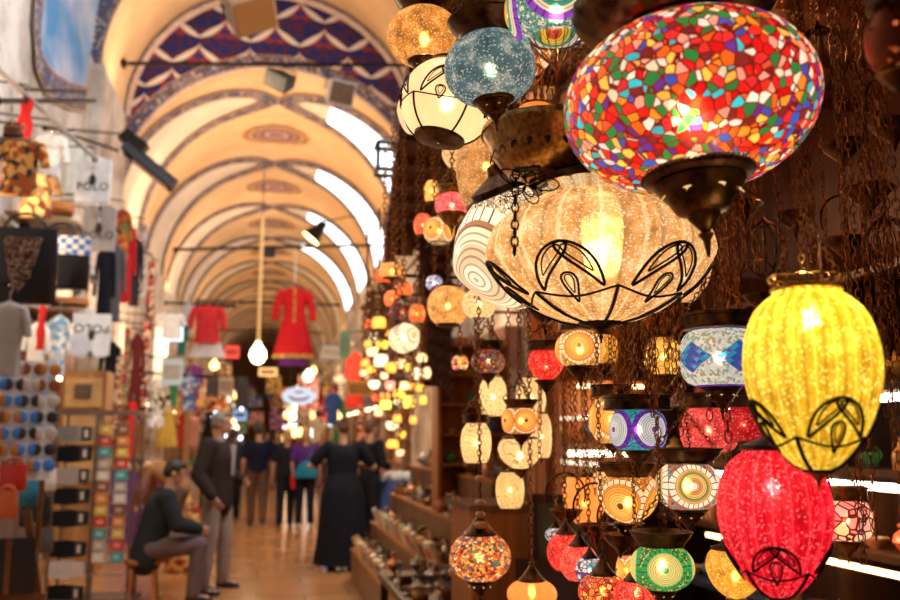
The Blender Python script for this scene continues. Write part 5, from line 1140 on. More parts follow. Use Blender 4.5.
for k in range(14):
    z = H_-.10-k*.105
    if z < .15: break
    mb = MB(); mb.tube([(.05,-.01,z+.03),(.05,-.10,z),(hw-.03,-.10,z),(hw-.03,-.01,z+.03)], .004, 5); mb.tube([(.05,-.01,z),(hw-.03,-.01,z)], .004, 5)
    for j in range(6): mb.tube([(.06+j*(hw-.1)/5,-.01,z),(.06+j*(hw-.1)/5,-.10,z)], .003, 4)
    mb.build('wire_basket', STEEL, o)
Rr = Matrix.Rotation(rad(-6), 3, 'Z'); base = Vector((p.x, p.y, 0))
SK = [('grey',(.28,.26,.25)),('black',(.015,.015,.02)),('light grey',(.36,.33,.32)),('black',(.015,.015,.02)),('black',(.015,.015,.02)),('black',(.015,.015,.02)),('white',(.62,.58,.60)),('black',(.015,.015,.02))]
ypx = [433, 453, 475, 495, 517, 547, 567, 590]
for k, ((cn, cc), yp) in enumerate(zip(SK, ypx)):
    z = 1.52-(yp-438)*s_; g = empty('sock_pack', base+Rr @ Vector((-hw*.5, -.03, z-.06)), '%s pair of folded socks in paper band, %s from the top of the rack' % (cn, ['first','second','third','fourth','fifth','sixth','seventh','lowest, eighth'][k]), 'socks', 'sock packs on the rack', rz=rad(-6-3*(k % 2)))
    a = hw*.44; mb = MB(); mb.slab([(-a,-.02),(-.2*a,-.03),(a,-.01),(a*1.02,.11),(-.1*a,.13),(-a*.98,.12)], .03); mb.build('socks', cloth_mat(cc), g)
    mb = MB(); mb.slab([(.38*a,-.012),(.92*a,-.008),(.92*a,.118),(.38*a,.118)], .038); mb.build('paper_band', M((.02,.02,.03) if k != 6 else (.6,.55,.55), .5), g, False)
    for j in range(3): pass
    mb = MB(); mb.box((.65*a,-.021,.055), (.03,.002,.07)); mb.build('band_print', M((.6,.55,.5), .6), g, False)
    mb = MB(); mb.tube([(0,.0,.1),(0,.0,.135),(0,.03,.14)], .003, 5); mb.build('peg_hook', STEEL, g)
# small goods in the rack baskets
random.seed(8)
KC = [('yellow',(.75,.5,.08)),('white',(.75,.72,.68)),('red',(.6,.05,.04)),('brown',(.25,.1,.04)),('turquoise',(.05,.4,.45)),('orange',(.75,.28,.05)),('silver',(.5,.48,.46))]
for k in range(12):
    z = H_-.10-(k+1)*.105
    if z < .18: break
    for j in range(2):
        cn, cc = KC[(k*2+j*3) % 7]; g = empty('souvenir_packet', base+Rr @ Vector((.10+j*.16, -.055, z+.005)), '%s souvenir packet, %s in basket %s of the rack' % (cn, ['left','right'][j], ['one','two','three','four','five','six','seven','eight','nine','ten','eleven','twelve'][k]), 'packet', 'packets in the rack baskets', rz=rad(-6))
        mb = MB(); mb.box((0,0,.042), (.11,.03,.084)); mb.build('packet', M(cc, .4), g, False); mb = MB(); mb.box((0,-.017,.045), (.06,.003,.04)); mb.build('packet_label', M(tuple(min(1, x+.3) for x in cc), .5), g, False)
# lower left: shiny bags and a leaning wooden easel
for px, py, wp, hp, c, lb in [(12,478,26,26,(.5,.03,.03),'red patent bag at the left edge below the board'),(26,492,24,26,(.03,.25,.45),'turquoise shiny pouch between red and black ones'),(34,512,30,30,(.02,.02,.02),'black shiny bag left of the sock rack'),(6,505,20,28,(.55,.12,.04),'orange shiny pouch at the left edge above the easel'),(46,480,18,22,(.6,.56,.52),'silver shiny pouch touching the sock rack'),(40,540,24,26,(.10,.08,.08),'dark grey bag low beside the sock rack')]:
    bag(px, py, wp, hp, -1.75, M(c, .15), lb, name='shiny_pouch', cat='pouch')
p = WX(8, 600, -1.70); o = empty('wooden_easel', (p.x, p.y, 0), 'dark wooden easel leaning at the lower left corner', 'easel')
for xx in (-.16, .18): mb = MB(); mb.box((xx+.0,.0,.5), (.05,.035,1.04), Matrix.Rotation(rad(-14 if xx < 0 else -11), 3, 'Y')); mb.build('leg', WOOD, o, False)
mb = MB(); mb.box((.02,.25,.45), (.045,.03,.95), Matrix.Rotation(rad(-25), 3, 'X')); mb.build('leg', WOOD, o, False)
mb = MB(); mb.box((.0,-.02,.42), (.5,.04,.05)); mb.build('ledge', WOOD, o, False)
p2 = Vector((p.x+.0, p.y-.06, .45)); g = empty('leather_portfolio', p2, 'black leather portfolio resting on the easel ledge', 'portfolio'); mb = MB(); mb.box((0,0,.19), (.34,.03,.38)); mb.build('cover', LEATHER, g, False); mb = MB(); mb.box((0,-.018,.19), (.04,.006,.38)); mb.build('strap', WOOD, g, False)
# counter that carries the pouches
p = WX(22, 545, -2.1); o = empty('goods_counter', (-2.44, p.y, 0), 'low counter with dark cloth under the shiny pouches', 'counter'); mb = MB(); mb.box((0,0,.44), (.46,1.2,.88)); mb.build('body', M((.16,.09,.06), .8), o, False); mb = MB(); mb.box((0,0,.9), (.50,1.26,.04)); mb.build('top', WOOD, o, False)
# pillars on the left
for px, yb, w_, c, lb in ((157, 512, .24, (.62,.55,.50), 'pale square pillar between the floral scarves and the shop window'), (187, 500, .14, (.36,.20,.09), 'slim brown wooden post behind the standing man')):
    Y = 906*1.52/(yb-438); q = WY(px, 440, Y); o = empty('pillar', (q.x, q.y, 0), lb, 'pillar'); mb = MB(); mb.box((0,0,2.0), (w_,w_,4.0)); mb.build('shaft', M(c, .7), o, False); mb = MB(); mb.box((0,0,.1), (w_*1.3,w_*1.3,.2)); mb.build('base', M(tuple(x*.8 for x in c), .7), o, False)
# rail, red cardigan, white skirt
Yc = 17; bar('clothes_rail', WY(165, 303, Yc), WY(236, 306, Yc), .03, IRON, 'black rail holding the red cardigan on the left', 'rail')
def GY(kind, px, py, wpx, hpx, Y, mat, label, **k):
    top = WY(px, py-hpx/2, Y); D = depth(top); return garment(kind, top, mm(wpx, D), mm(hpx, D), mat, label, **k)
GY('cardigan', 208, 324, 36, 38, Yc, cloth_mat((.72,.05,.06)), 'bright red cardigan hanging over a white skirt', cat='cardigan')
GY('skirt', 208, 347, 34, 22, Yc+.15, CW, 'white gathered skirt under the red cardigan', cat='skirt', hook=.5)
GY('shirt', 172, 326, 28, 26, Yc-2, CW, 'small white child\'s shirt left of the red cardigan', cat='shirt')
GY('jacket', 183, 335, 12, 40, Yc-1, cloth_mat((.03,.16,.12)), 'dark green jacket beside the lit shop sign', cat='jacket')
GY('shirt', 189, 318, 14, 34, Yc, cloth_mat((.6,.62,.66)), 'pale grey shirt touching the red cardigan', cat='shirt')
# kaftan from the second tie bar
loc = WY(295, 286, 23.3); D = depth(loc); k_ = garment('kaftan', loc, mm(41, D), mm(72, D), None or cloth_mat((.55,.02,.03)), 'long red kaftan with gold edging hanging from the tie bar', 'kaftan', trim=cloth_mat((.45,.26,.07),(30,(.7,.5,.15),(.3,.1,.04))), hook=.2)
mb = MB(); mb.cyl((0,0,.1), (0,.15,z2-loc.z), .02, n=6); mb.build('cord', M((.65,.65,.72), .6), k_)
mb = MB(); loft(mb, [(-mm(66,D),.35,.15,0,0),(-mm(80,D),.36,.15,0,0)], 24, .05); mb.build('purple_lining', cloth_mat((.14,.03,.25)), k_)
# oval sign
loc = WY(299, 396, 26); s = mm(17, depth(loc)); o = empty('oval_sign', loc, 'white oval hanging sign with a purple crescent mark', 'sign')
mb = MB(); mb.slab([(s*cos(2*pi*k/40), s*.53*sin(2*pi*k/40)) for k in range(40)], .08); mb.build('sign_face', emit((.72,.75,.85), .85, 'lit_sign_face'), o)
PUR = M((.28,.08,.40), .5)
mb = MB()
mb.slab([(s*.62*cos(a), s*.30*sin(a)) for a in [pi*k/16+pi for k in range(17)]]+[(s*.46*cos(a), s*.14*sin(a)) for a in [2*pi-pi*k/16 for k in range(17)]], .01, o=(0,-.046,0)); mb.build('crescent_mark', PUR, o)
mb = MB(); mb.slab([(s*.3*cos(a), s*.22+s*.06*sin(a)) for a in [2*pi*k/16 for k in range(16)]], .01, o=(0,-.046,0)); mb.build('printed_line', PUR, o)
mb = MB()
for e in (-.5, .5): mb.cyl((e*s,0,s*.42), (e*s,0,3.2), .015, n=6)
mb.build('hanging_cable', IRON, o)
# ------------------------------------------------------------------ people
def remesh(o, vox, sm=4):
    m = o.modifiers.new('r', 'REMESH'); m.mode = 'VOXEL'; m.voxel_size = vox; m.use_smooth_shade = True
    if sm: s = o.modifiers.new('s', 'SMOOTH'); s.iterations = sm; s.factor = .5
    dg = bpy.context.evaluated_depsgraph_get(); me = bpy.data.meshes.new_from_object(o.evaluated_get(dg)); mt = o.data.materials[0]
    o.modifiers.clear(); old = o.data; o.data = me
    if not me.materials: me.materials.append(mt)
    me.shade_smooth(); return o
SKIN = M((.50,.27,.17), .55, 0, .12, 20, name='skin'); SKIN2 = M((.36,.19,.12), .55, 0, .12, 20, name='skin')
def J(**k):
    j = dict(pelvis=(0,0,.95), waist=(0,0,1.08), chest=(0,.01,1.30), neck=(0,0,1.47), head=(0,.02,1.64),
        shL=(-.19,0,1.42), shR=(.19,0,1.42), elL=(-.25,-.02,1.13), elR=(.25,-.02,1.13), wrL=(-.26,.08,.88), wrR=(.26,.08,.88),
        hipL=(-.09,0,.92), hipR=(.09,0,.92), knL=(-.10,.02,.50), knR=(.10,.02,.50), anL=(-.11,-.02,.08), anR=(.11,-.02,.08))
    j.update(k); return {a: Vector(b) for a, b in j.items()}
def hand(mb, el, wr, side, grip=.35):
    d = (wr-el).normalized(); x = Vector((side,0,0)); x = (x-d*x.dot(d)); x = x.normalized() if x.length > .1 else Vector((0,1,0)); n = d.cross(x)
    if n.y > 0: n = -n      # palm side bends back toward the body front
    f = -n if False else Vector((0,1,0))
    up = d.cross(x).normalized()
    pc = wr+d*.045
    for k in range(4):
        o = up*(.026-.0175*k); mb.caps(wr+d*.01+o*.5, wr+d*.088+o, .014, .0115, 8)
        L = (.036,.042,.039,.030)[k]; a = wr+d*.088+o; b = a+(d*cos(grip)-x*sin(grip))*L; c = b+(d*cos(grip*2.4)-x*sin(grip*2.4))*L*.85
        mb.caps(a, b, .0095, .0088, 8); mb.caps(b, c, .0088, .0075, 8)
    a = wr+d*.03+up*.025; b = a+(d*.6+up*.7-x*.2).normalized()*.04; mb.caps(a, b, .012, .0105, 8); mb.caps(b, b+(d*.85+up*.2-x*.3).normalized()*.03, .0105, .0085, 8)
def person(label, X, Y, yaw, H=1.72, j=None, hair=None, hairstyle='short', top=None, topstyle='tee', bottom=None, bottomstyle='trousers', shoes=BLACK, skin=SKIN, z=0, headyaw=0, headpitch=0, build_=1.0, heels=0, acc=None, vox=.0085, shirt=None):
    j = j or J(); root = empty('person', (X, Y, z), label, 'person', rz=yaw); root.scale = (H/1.75,)*3
    b = build_; mb = MB()
    mb.caps(j['pelvis'], j['waist'], .115*b, .105*b); mb.caps(j['waist'], j['chest'], .105*b, .12*b)
    for s in 'LR':
        sg = -1 if s == 'L' else 1
        mb.caps(j['sh'+s], j['chest'], .05, .09); mb.caps(j['sh'+s], j['el'+s], .048*b, .036*b); mb.caps(j['el'+s], j['wr'+s], .037*b, .024)
        mb.caps(j['hip'+s], j['kn'+s], .082*b, .052); mb.caps(j['kn'+s], j['an'+s], .05, .034); mb.caps(j['an'+s]+Vector((0,-.02,-.03)), j['an'+s]+Vector((sg*.02,.13,-.045)), .034, .026)
        hand(mb, j['el'+s], j['wr'+s], sg)
    mb.caps(j['neck']-Vector((0,0,.06)), j['neck']+(j['head']-j['neck'])*.5, .055, .048)
    Rh = Matrix.Rotation(headyaw, 3, 'Z') @ Matrix.Rotation(headpitch, 3, 'X'); h = j['head']
    E_ = lambda c, r: mb.ell(h+Rh @ Vector(c), r, 20, 14, Rh)
    E_((0,-.005,.03), (.074,.092,.088)); E_((0,.025,-.035), (.055,.062,.072)); E_((0,.055,-.085), (.028,.028,.02)); E_((0,.07,.035), (.05,.02,.02))
    mb.caps(h+Rh @ Vector((0,.088,.018)), h+Rh @ Vector((0,.110,-.018)), .008, .013, 8)
    for s in (-1, 1): E_((s*.076,-.005,-.005), (.009,.019,.031)); E_((s*.016,.098,-.022), (.008,.010,.008))
    E_((0,.088,-.052), (.022,.010,.006)); E_((0,.086,-.062), (.019,.010,.006))
    remesh(mb.build('body', skin, root), vox, 2)
    EW, EI = M((.75,.72,.68), .2), M((.03,.02,.015), .15)
    for s in (-1, 1):
        e = MB().ell(h+Rh @ Vector((s*.030,.0815,.008)), (.0125,.009,.0085), 12, 8, Rh).build('eye', EW, root); MB().ell(h+Rh @ Vector((s*.030,.0890,.008)), (.0055,.0035,.0058), 10, 6, Rh).build('iris', EI, e)
    mb = MB(); mb.tube([h+Rh @ Vector((x,.0965-.0*abs(x)-x*x*9,-.057)) for x in (-.02,-.01,0,.01,.02)], .0022, 5); mb.build('mouth', M((.35,.10,.08), .5), root)
    if hair:
        mb = MB()
        for c, r in [((0,-.022,.052), (.083,.090,.078)),((0,-.06,.01), (.074,.052,.075)),((0,.035,.095), (.062,.055,.03))]: mb.ell(h+Rh @ Vector(c), r, 20, 12, Rh)
        for s in (-1, 1): mb.ell(h+Rh @ Vector((s*.068,.0,.04)), (.018,.038,.04), 12, 8, Rh)
        if hairstyle == 'bob':
            for s in (-1, 1): mb.ell(h+Rh @ Vector((s*.062,-.02,-.01)), (.03,.06,.09), 14, 10, Rh)
            mb.ell(h+Rh @ Vector((0,-.065,-.03)), (.075,.045,.085), 16, 10, Rh)
        if hairstyle == 'bun': mb.ell(h+Rh @ Vector((0,-.085,.10)), (.042,.042,.040), 14, 10, Rh)
        if hairstyle == 'long':
            mb.caps(h+Rh @ Vector((0,-.06,0)), h+Rh @ Vector((0,-.085,-.22)), .075, .05, 14)
            for s in (-1, 1): mb.caps(h+Rh @ Vector((s*.06,-.02,0)), h+Rh @ Vector((s*.065,-.03,-.2)), .035, .025, 12)
        remesh(mb.build('hair', hair, root), .009, 3)
    # clothes
    if top:
        mb = MB(); g = .016 if topstyle != 'jacket' else .032
        lo = j['pelvis']+(Vector((0,0,.02)) if topstyle != 'jacket' else (j['pelvis']-j['chest']).normalized()*.10)
        for a, c, r0, r1 in ((lo, j['waist'], .118*b+g, .108*b+g), (j['waist'], j['chest'], .108*b+g, .122*b+g)):
            for off in (-.055, 0, .055): o_ = Vector((off*b,0,0)); q_ = .88 if off else 1.04; mb.caps(a+o_, c+o_, r0*q_, r1*q_, 14)
        for s in 'LR':
            mb.caps(j['sh'+s], j['chest'], .055+g, .09+g); mb.caps(j['chest'], j['neck']-Vector((0,0,.05)), .128*b+g, .058)
            if topstyle in ('tee','dress'): m_ = j['sh'+s].lerp(j['el'+s], .72); mb.caps(j['sh'+s], m_, .052*b+g, .050*b+g)
            elif topstyle in ('long','jacket'):
                mb.caps(j['sh'+s], j['el'+s], .050*b+g, .042*b+g); mb.caps(j['el'+s], j['el'+s].lerp(j['wr'+s], .9), .042*b+g, .032+g*.9)
        remesh(mb.build({'jacket':'jacket','tee':'t_shirt','long':'sweater','dress':'dress_top'}[topstyle], top, root), .011, 5)
        if shirt:
            mb = MB(); c = j['chest']; n_ = j['neck']; fw = Vector((0,1,0))
            mb.slab([(-.045,.15),(.045,.15),(.012,-.16),(-.012,-.16)], .02, o=c+Vector((0,.118*b+g*.9,-.02))); mb.build('shirt_front', shirt, root, False)
            mb = MB(); mb.lathe([(.06,-.02),(.066,.0),(.060,.035),(.056,.035)], 20, n_); mb.build('shirt_collar', shirt, root)
    if bottomstyle == 'trousers':
        mb = MB(); g = .022
        mb.caps(j['pelvis'], j['pelvis']+(j['waist']-j['pelvis'])*.6, .122*b+.01, .115*b+.01)
        for s in 'LR':
            mb.caps(j['pelvis'], j['hip'+s], .11*b, .098*b); mb.caps(j['hip'+s], j['kn'+s], .085*b+g, .058*b+g*1.1); mb.caps(j['kn'+s], j['an'+s]-Vector((0,0,-.01)), .056*b+g*1.1, .050+g*.8)
        remesh(mb.build('trousers', bottom, root), .011, 5)
    elif bottomstyle in ('dress', 'skirt'):
        mb = MB(); zt = j['waist'].z+.06; zb = .06 if bottomstyle == 'dress' else .45; R0 = .15*b
        rows = []
        for k in range(15):
            f = k/14; z_ = zt+(zb-zt)*f; rows.append((z_, R0*(1.0+.35*min(1, f*5)+.55*f), .115*b*(1+.5*min(1, f*5)+.9*f), j['waist'].x, 0))
        loft(mb, rows, 60, .06, 13); mb.build('skirt', bottom, root)
    for s in 'LR':
        sg = -1 if s == 'L' else 1; a = j['an'+s]; mb = MB()
        mb.caps(a+Vector((0,-.035,-.045)), a+Vector((sg*.015,.09,-.052)), .040, .038); mb.caps(a+Vector((sg*.015,.09,-.054)), a+Vector((sg*.02,.155,-.060)), .038, .026); mb.caps(a+Vector((0,-.02,-.03)), a+Vector((0,-.01,.0)), .043, .040)
        o = remesh(mb.build('shoe', shoes, root), .009, 2)
        mb = MB(); mb.slab([(-.04,-.0),(.04,0),(.04,.018),(-.04,.018)], .20, o=a+Vector((sg*.01,.05,-.080-.0))); mb.build('sole', BLACK, o, False)
    if acc: acc(root, j)
    return root
def at(px, yfoot): r = ray(px, yfoot); p = CP+r*(-CP.z/r.z); return p.x, p.y
HBLACK = M((.015,.012,.010), .5, name='hair'); HBROWN = M((.10,.045,.02), .5, name='hair'); HBLOND = M((.45,.25,.09), .5, name='hair'); HGREY = M((.22,.19,.17), .6, name='hair')
# standing man in dark jacket, facing right and toward camera
x, y = at(213, 589)
jm = J(elL=(-.27,-.04,1.14), wrL=(-.16,.20,1.06), elR=(.27,-.06,1.13), wrR=(.24,.10,.92), knL=(-.10,.05,.50), knR=(.11,0,.50), anL=(-.13,.03,.08), anR=(.12,-.04,.08), head=(0,.03,1.64))
person('standing man in dark brown jacket and light grey trousers, one hand at his front', x, y, rad(-118), 1.78, jm, HGREY, 'short', cloth_mat((.045,.030,.026)), 'jacket', cloth_mat((.34,.27,.22)), shirt=cloth_mat((.45,.42,.42)), headyaw=rad(15), build_=1.08)
# couple walking away
x, y = at(256, 526)
person('man in black T-shirt and brown trousers walking away, hands down', x, y, rad(0), 1.76, J(knL=(-.10,.10,.52), anL=(-.10,.08,.08), anR=(.10,-.22,.13), knR=(.10,-.02,.50)), HBLACK, 'short', cloth_mat((.012,.014,.030)), 'tee', cloth_mat((.13,.07,.04)), build_=1.05)
x, y = at(243, 522)
person('dark-clothed person almost hidden behind the man in black T-shirt', x-.25, y+.5, rad(8), 1.68, None, HBLACK, 'short', cloth_mat((.03,.04,.05)), 'long', CB, vox=.011)
def handbag_acc(colr, pos, sz):
    def f(root, j):
        p = Vector(pos); mb = MB(); loft(mb, [(p.z-sz,sz*.80,.05,p.x,p.y),(p.z-sz*.5,sz*.85,.075,p.x,p.y),(p.z,sz*.45,.06,p.x,p.y),(p.z+.06,sz*.12,.02,p.x,p.y)], 20); bgo = mb.build('shoulder_bag', colr, root)
        mb = MB(); mb.tube([p+Vector((.02,0,.04)), j['shR']+Vector((-.04,-.10,.07)), j['shR']+Vector((-.06,.04,.075)), Vector((p.x,.10,p.z+.1))], .010, 6); mb.build('bag_strap', colr, bgo)
    return f
x, y = at(285, 527)
person('fair-haired woman in black dress and leggings walking away', x, y, rad(4), 1.66, J(knR=(.09,.09,.52), anR=(.09,.05,.08)), HBLOND, 'bob', CB, 'tee', CB, build_=.98)
x, y = at(304, 527)
def two(root, j):
    handbag_acc(cloth_mat((.02,.22,.34)), (.02,-.19,1.12), .24)(root, j)
    mb = MB(); mb.caps((-.22,-.06,.86), (-.21,-.06,.70), .05, .035, 12); mb.build('red_purse', CR_, root)
person('fair-haired woman in purple top carrying a teal shoulder bag', x, y, rad(-4), 1.68, J(wrL=(-.22,-.02,.90)), HBLOND, 'bob', cloth_mat((.10,.03,.20)), 'tee', CB, shoes=M((.5,.4,.35), .5), acc=two, build_=.98)
# woman in long black dress, elbows out
x, y = at(341, 569)
jw = J(elL=(-.38,.03,1.20), wrL=(-.20,.22,1.26), elR=(.38,.03,1.18), wrR=(.20,.22,1.22), head=(0,.04,1.645))
person('person in floor-length black dress seen from behind, elbows held out', x, y, rad(3), 1.74, jw, HBROWN, 'bun', CB, 'tee', CB, 'dress', build_=1.12, headpitch=rad(-8))
x, y = at(368, 556)
person('man in dark clothes beyond the long black dress, facing the silverware', x+.1, y+.8, rad(-55), 1.76, J(elL=(-.27,.02,1.15), wrL=(-.14,.24,1.12), elR=(.27,.02,1.15), wrR=(.14,.24,1.10)), HBROWN, 'short', CB, 'long', CB)
# far crowd
for px, yf, col_, lab, hr, st in [(276,492,(.05,.05,.06),'distant man in charcoal between the two walking groups',HBLACK,'short'),(235,500,(.35,.32,.30),'distant figure in pale grey near the left shops',HBROWN,'short'),(322,492,(.40,.25,.14),'distant woman in tan top near the right shops',HBLOND,'long'),(266,480,(.5,.45,.42),'most distant figure in off-white, mid hall',HBLACK,'short'),(297,482,(.25,.05,.04),'distant figure in dark red behind the women',HBLACK,'short'),(228,507,(.03,.03,.04),'distant figure in black at the left shop fronts',HBLACK,'long')]:
    x, y = at(px, yf); person(lab, x, y, rad(random.choice((0, 180, 20, -160))), 1.7, None, hr, st, cloth_mat(col_), 'long', CDG, vox=.013)
# seated man on a stool, facing right
sx, sy = at(140, 604)
js = J(pelvis=(0,0,.50), waist=(0,.03,.62), chest=(0,.10,.86), neck=(0,.15,1.02), head=(0,.20,1.18), shL=(-.19,.12,.97), shR=(.19,.12,.97), elL=(-.24,.22,.72), elR=(.24,.22,.72), wrL=(-.10,.44,.66), wrR=(.10,.44,.66),
       hipL=(-.10,.02,.50), hipR=(.10,.02,.50), knL=(-.13,.46,.52), knR=(.13,.44,.52), anL=(-.13,.52,.08), anR=(.13,.40,.08))
person('seated man in dark jacket and grey trousers beside the sock rack, looking down', sx+.05, sy, rad(-78), 1.76, js, HBLACK, 'short', cloth_mat((.030,.035,.040)), 'jacket', cloth_mat((.16,.12,.12)), headpitch=rad(-22), skin=SKIN)
o = empty('wooden_stool', (sx+.02, sy, 0), 'small wooden stool under the seated man', 'stool')
mb = MB(); mb.lathe([(.001,.36),(.17,.36),(.18,.375),(.18,.40),(.17,.41),(.001,.41)], 28); mb.build('seat', WOODO, o)
for k in range(4): a = pi/4+k*pi/2; mb = MB(); mb.cyl((.17*cos(a), .17*sin(a), 0), (.12*cos(a), .12*sin(a), .37), .018, n=8); mb.build('leg', WOODO, o)
# bending person behind him
bx, by = at(168, 560)
jb = J(pelvis=(0,-.12,.88), waist=(0,-.02,.98), chest=(0,.20,1.12), neck=(0,.36,1.17), head=(0,.50,1.20), shL=(-.18,.27,1.15), shR=(.18,.27,1.15), elL=(-.22,.36,.88), elR=(.22,.36,.88), wrL=(-.12,.46,.68), wrR=(.12,.46,.68), hipL=(-.09,-.12,.86), hipR=(.09,-.12,.86), knL=(-.10,.02,.48), knR=(.10,.02,.48), anL=(-.10,-.08,.08), anR=(.10,-.08,.08))
person('person in tan top bending over behind the seated man', bx-.05, by+.6, rad(75), 1.7, jb, HBROWN, 'short', cloth_mat((.40,.20,.09)), 'long', cloth_mat((.16,.1,.07)), headpitch=rad(-35), skin=SKIN)
# woven bags and textiles on the floor between the two men
KIL = [((.55,.13,.04),'red and orange woven bag nearest the seated man\'s knees'),((.50,.25,.07),'ochre woven bag standing behind the red and orange one'),((.35,.05,.03),'maroon woven bag against the standing man\'s legs'),((.55,.40,.24),'cream flecked woven bag at the top of the heap'),((.20,.10,.06),'dark brown woven bag at the back of the heap'),((.60,.22,.05),'bright orange woven bag lowest in the heap')]
for k, (c, lb) in enumerate(KIL):
    px, yb = [(178,572),(186,552),(196,545),(182,532),(172,540),(192,562)][k]; x, y = at(px, yb)
    o = empty('woven_bag', (x, y, 0), lb, 'woven bag', 'woven bags heaped by the seated man', rz=random.uniform(-.6,.6)); a = .16+.02*(k % 3); hh = [.42,.5,.55,.62,.6,.35][k]
    mb = MB(); loft(mb, [(0,a*.8,.10,0,0),(.04,a,.13,0,0),(hh*.6,a*1.05,.13,0,0),(hh*.92,a*.95,.08,0,0),(hh,a*.9,.05,0,0)], 30, .05, 5); mb.build('body', cloth_mat(c, (20+k, (.75,.45,.15), (.25,.04,.03))), o)
    mb = MB(); mb.tube([(a*.55*cos(pi*q/12), 0, hh*.97+.14*sin(pi*q/12)) for q in range(13)], .010, 6); mb.build('handle', cloth_mat((.25,.10,.04)), o)

# ------------------------------------------------------------------ silverware stall on the right
random.seed(21)
SHN = wood_mat('stall_wood', (.10,.04,.015), (.26,.12,.045))
sxl = 1.22
for k, (x0, x1, zt, lb) in enumerate([(.98, 1.19, .34, 'lowest step of the silverware stall, along the walkway'),(1.19, 1.40, .62, 'second step of the silverware stall'),(1.40, 1.62, .92, 'third step of the silverware stall'),(1.62, 1.86, 1.22, 'topmost step of the silverware stall')]):
    o = empty('stall_step', ((x0+x1)/2, 8.0, 0), lb, 'stall step', 'stepped silverware stall'); mb = MB(); mb.box((0,0,zt/2-.015), (x1-x0-.01,3.6,zt-.03)); mb.build('plinth', SHN, o, False); mb = MB(); mb.box((0,0,zt-.012), (x1-x0,3.64,.024)); mb.build('top_board', WOODO, o, False)
SILV = metal_mat('tarnished_silver', (.12,.10,.09), (.60,.54,.48), .28, 60)
MT = [(SILV,'silver'),(BRASS,'brass'),(BRONZE,'dark bronze'),(M((.45,.2,.1),.3,.8),'copper'),(STEEL,'steel')]
KD = [('ewer','coffee_ewer','ewer'),('pot','metal_pot','pot'),('candle','candlestick','candlestick'),('urn','samovar_urn','urn'),('cup','metal_cup','cup'),('bottle','rosewater_bottle','bottle'),('bowl','metal_bowl','bowl')]
ORD = ['first','second','third','fourth','fifth','sixth','seventh','eighth','ninth','tenth','eleventh','twelfth','thirteenth','fourteenth','fifteenth','sixteenth','seventeenth','eighteenth','nineteenth','twentieth','twenty-first','twenty-second']
for st, (x0, zt, nm) in enumerate([(1.11,.34,'lowest'),(1.31,.62,'second'),(1.51,.92,'third'),(1.74,1.22,'topmost')]):
    for k in range(22):
        mt, mn = MT[(k*2+st*3) % 5]; kd, nm2, ct = KD[(k*3+st*2) % 7]
        pottery(nm2, kd, (x0+(.035 if k % 2 else -.035), 6.32+k*.158, zt), .068 if kd in ('urn','ewer') else .078, mt, '%s %s on the %s stall step, %s from near end' % (mn, ct, nm, ORD[k]), ct, 'metalware on the silverware stall')
# small boxed goods along the front edges
BX = [((.72,.52,.25),'tan'),((.75,.62,.40),'cream'),((.60,.30,.10),'orange'),((.55,.45,.36),'beige')]
for st, (x0, zt, nm) in enumerate([(1.02,.34,'lowest'),(1.22,.62,'second')]):
    for k in range(11):
        c, cn = BX[(k+st) % 4]; o = empty('gift_box', (x0, 6.4+k*.31, zt), '%s gift box edging the %s stall step, %s from near end' % (cn, nm, ORD[k]), 'gift box', 'gift boxes on the stall edges', rz=rad(random.uniform(-20,20)))
        Rt = Matrix.Rotation(rad(-22), 3, 'Y'); mb = MB(); mb.box((.0,0,.085), (.045,.15,.16), Rt); mb.build('carton', M(c, .6), o, False); mb = MB(); mb.box(Rt @ Vector((-.025,0,.0))+Vector((0,0,.085)), (.004,.08,.08), Rt); mb.build('picture_label', M([(.55,.08,.05),(.1,.1,.3),(.7,.4,.1)][k % 3], .5), o, False)
# counter and door-side goods in front of the post
c1 = W(482, 560, 4.6); o = empty('wooden_counter', (c1.x+.05, c1.y-.02, 0), 'orange wooden counter behind the confetti lantern', 'counter'); mb = MB(); mb.box((0,0,.58), (.33,.5,1.16)); mb.build('body', WOODO, o, False); mb = MB(); mb.box((0,0,1.175), (.37,.54,.03)); mb.build('top', SHN, o, False)
for k, (dx, dy, hh) in enumerate([(.30,-.5,1.25),(.40,-.52,1.1),(.22,-.54,.95)]):
    o = empty('picture_frame', (c1.x+dx, c1.y+dy, 0), ['tallest','middle','shortest'][k]+' of the dark picture frames leaning by the counter', 'picture frame', 'picture frames leaning by the counter', rz=rad(-30)); mb = MB()
    w_ = .34; mb.box((-w_/2,0,hh/2), (.04,.025,hh)); mb.box((w_/2,0,hh/2), (.04,.025,hh)); mb.box((0,0,hh-.02), (w_,.025,.04)); mb.box((0,0,.02), (w_,.025,.04)); mb.build('frame', DARKWOOD, o, False)
    mb = MB(); mb.box((0,.008,hh/2), (w_-.03,.008,hh-.04)); mb.build('picture', M([(.12,.14,.10),(.25,.10,.04),(.08,.06,.08)][k], .3), o, False)
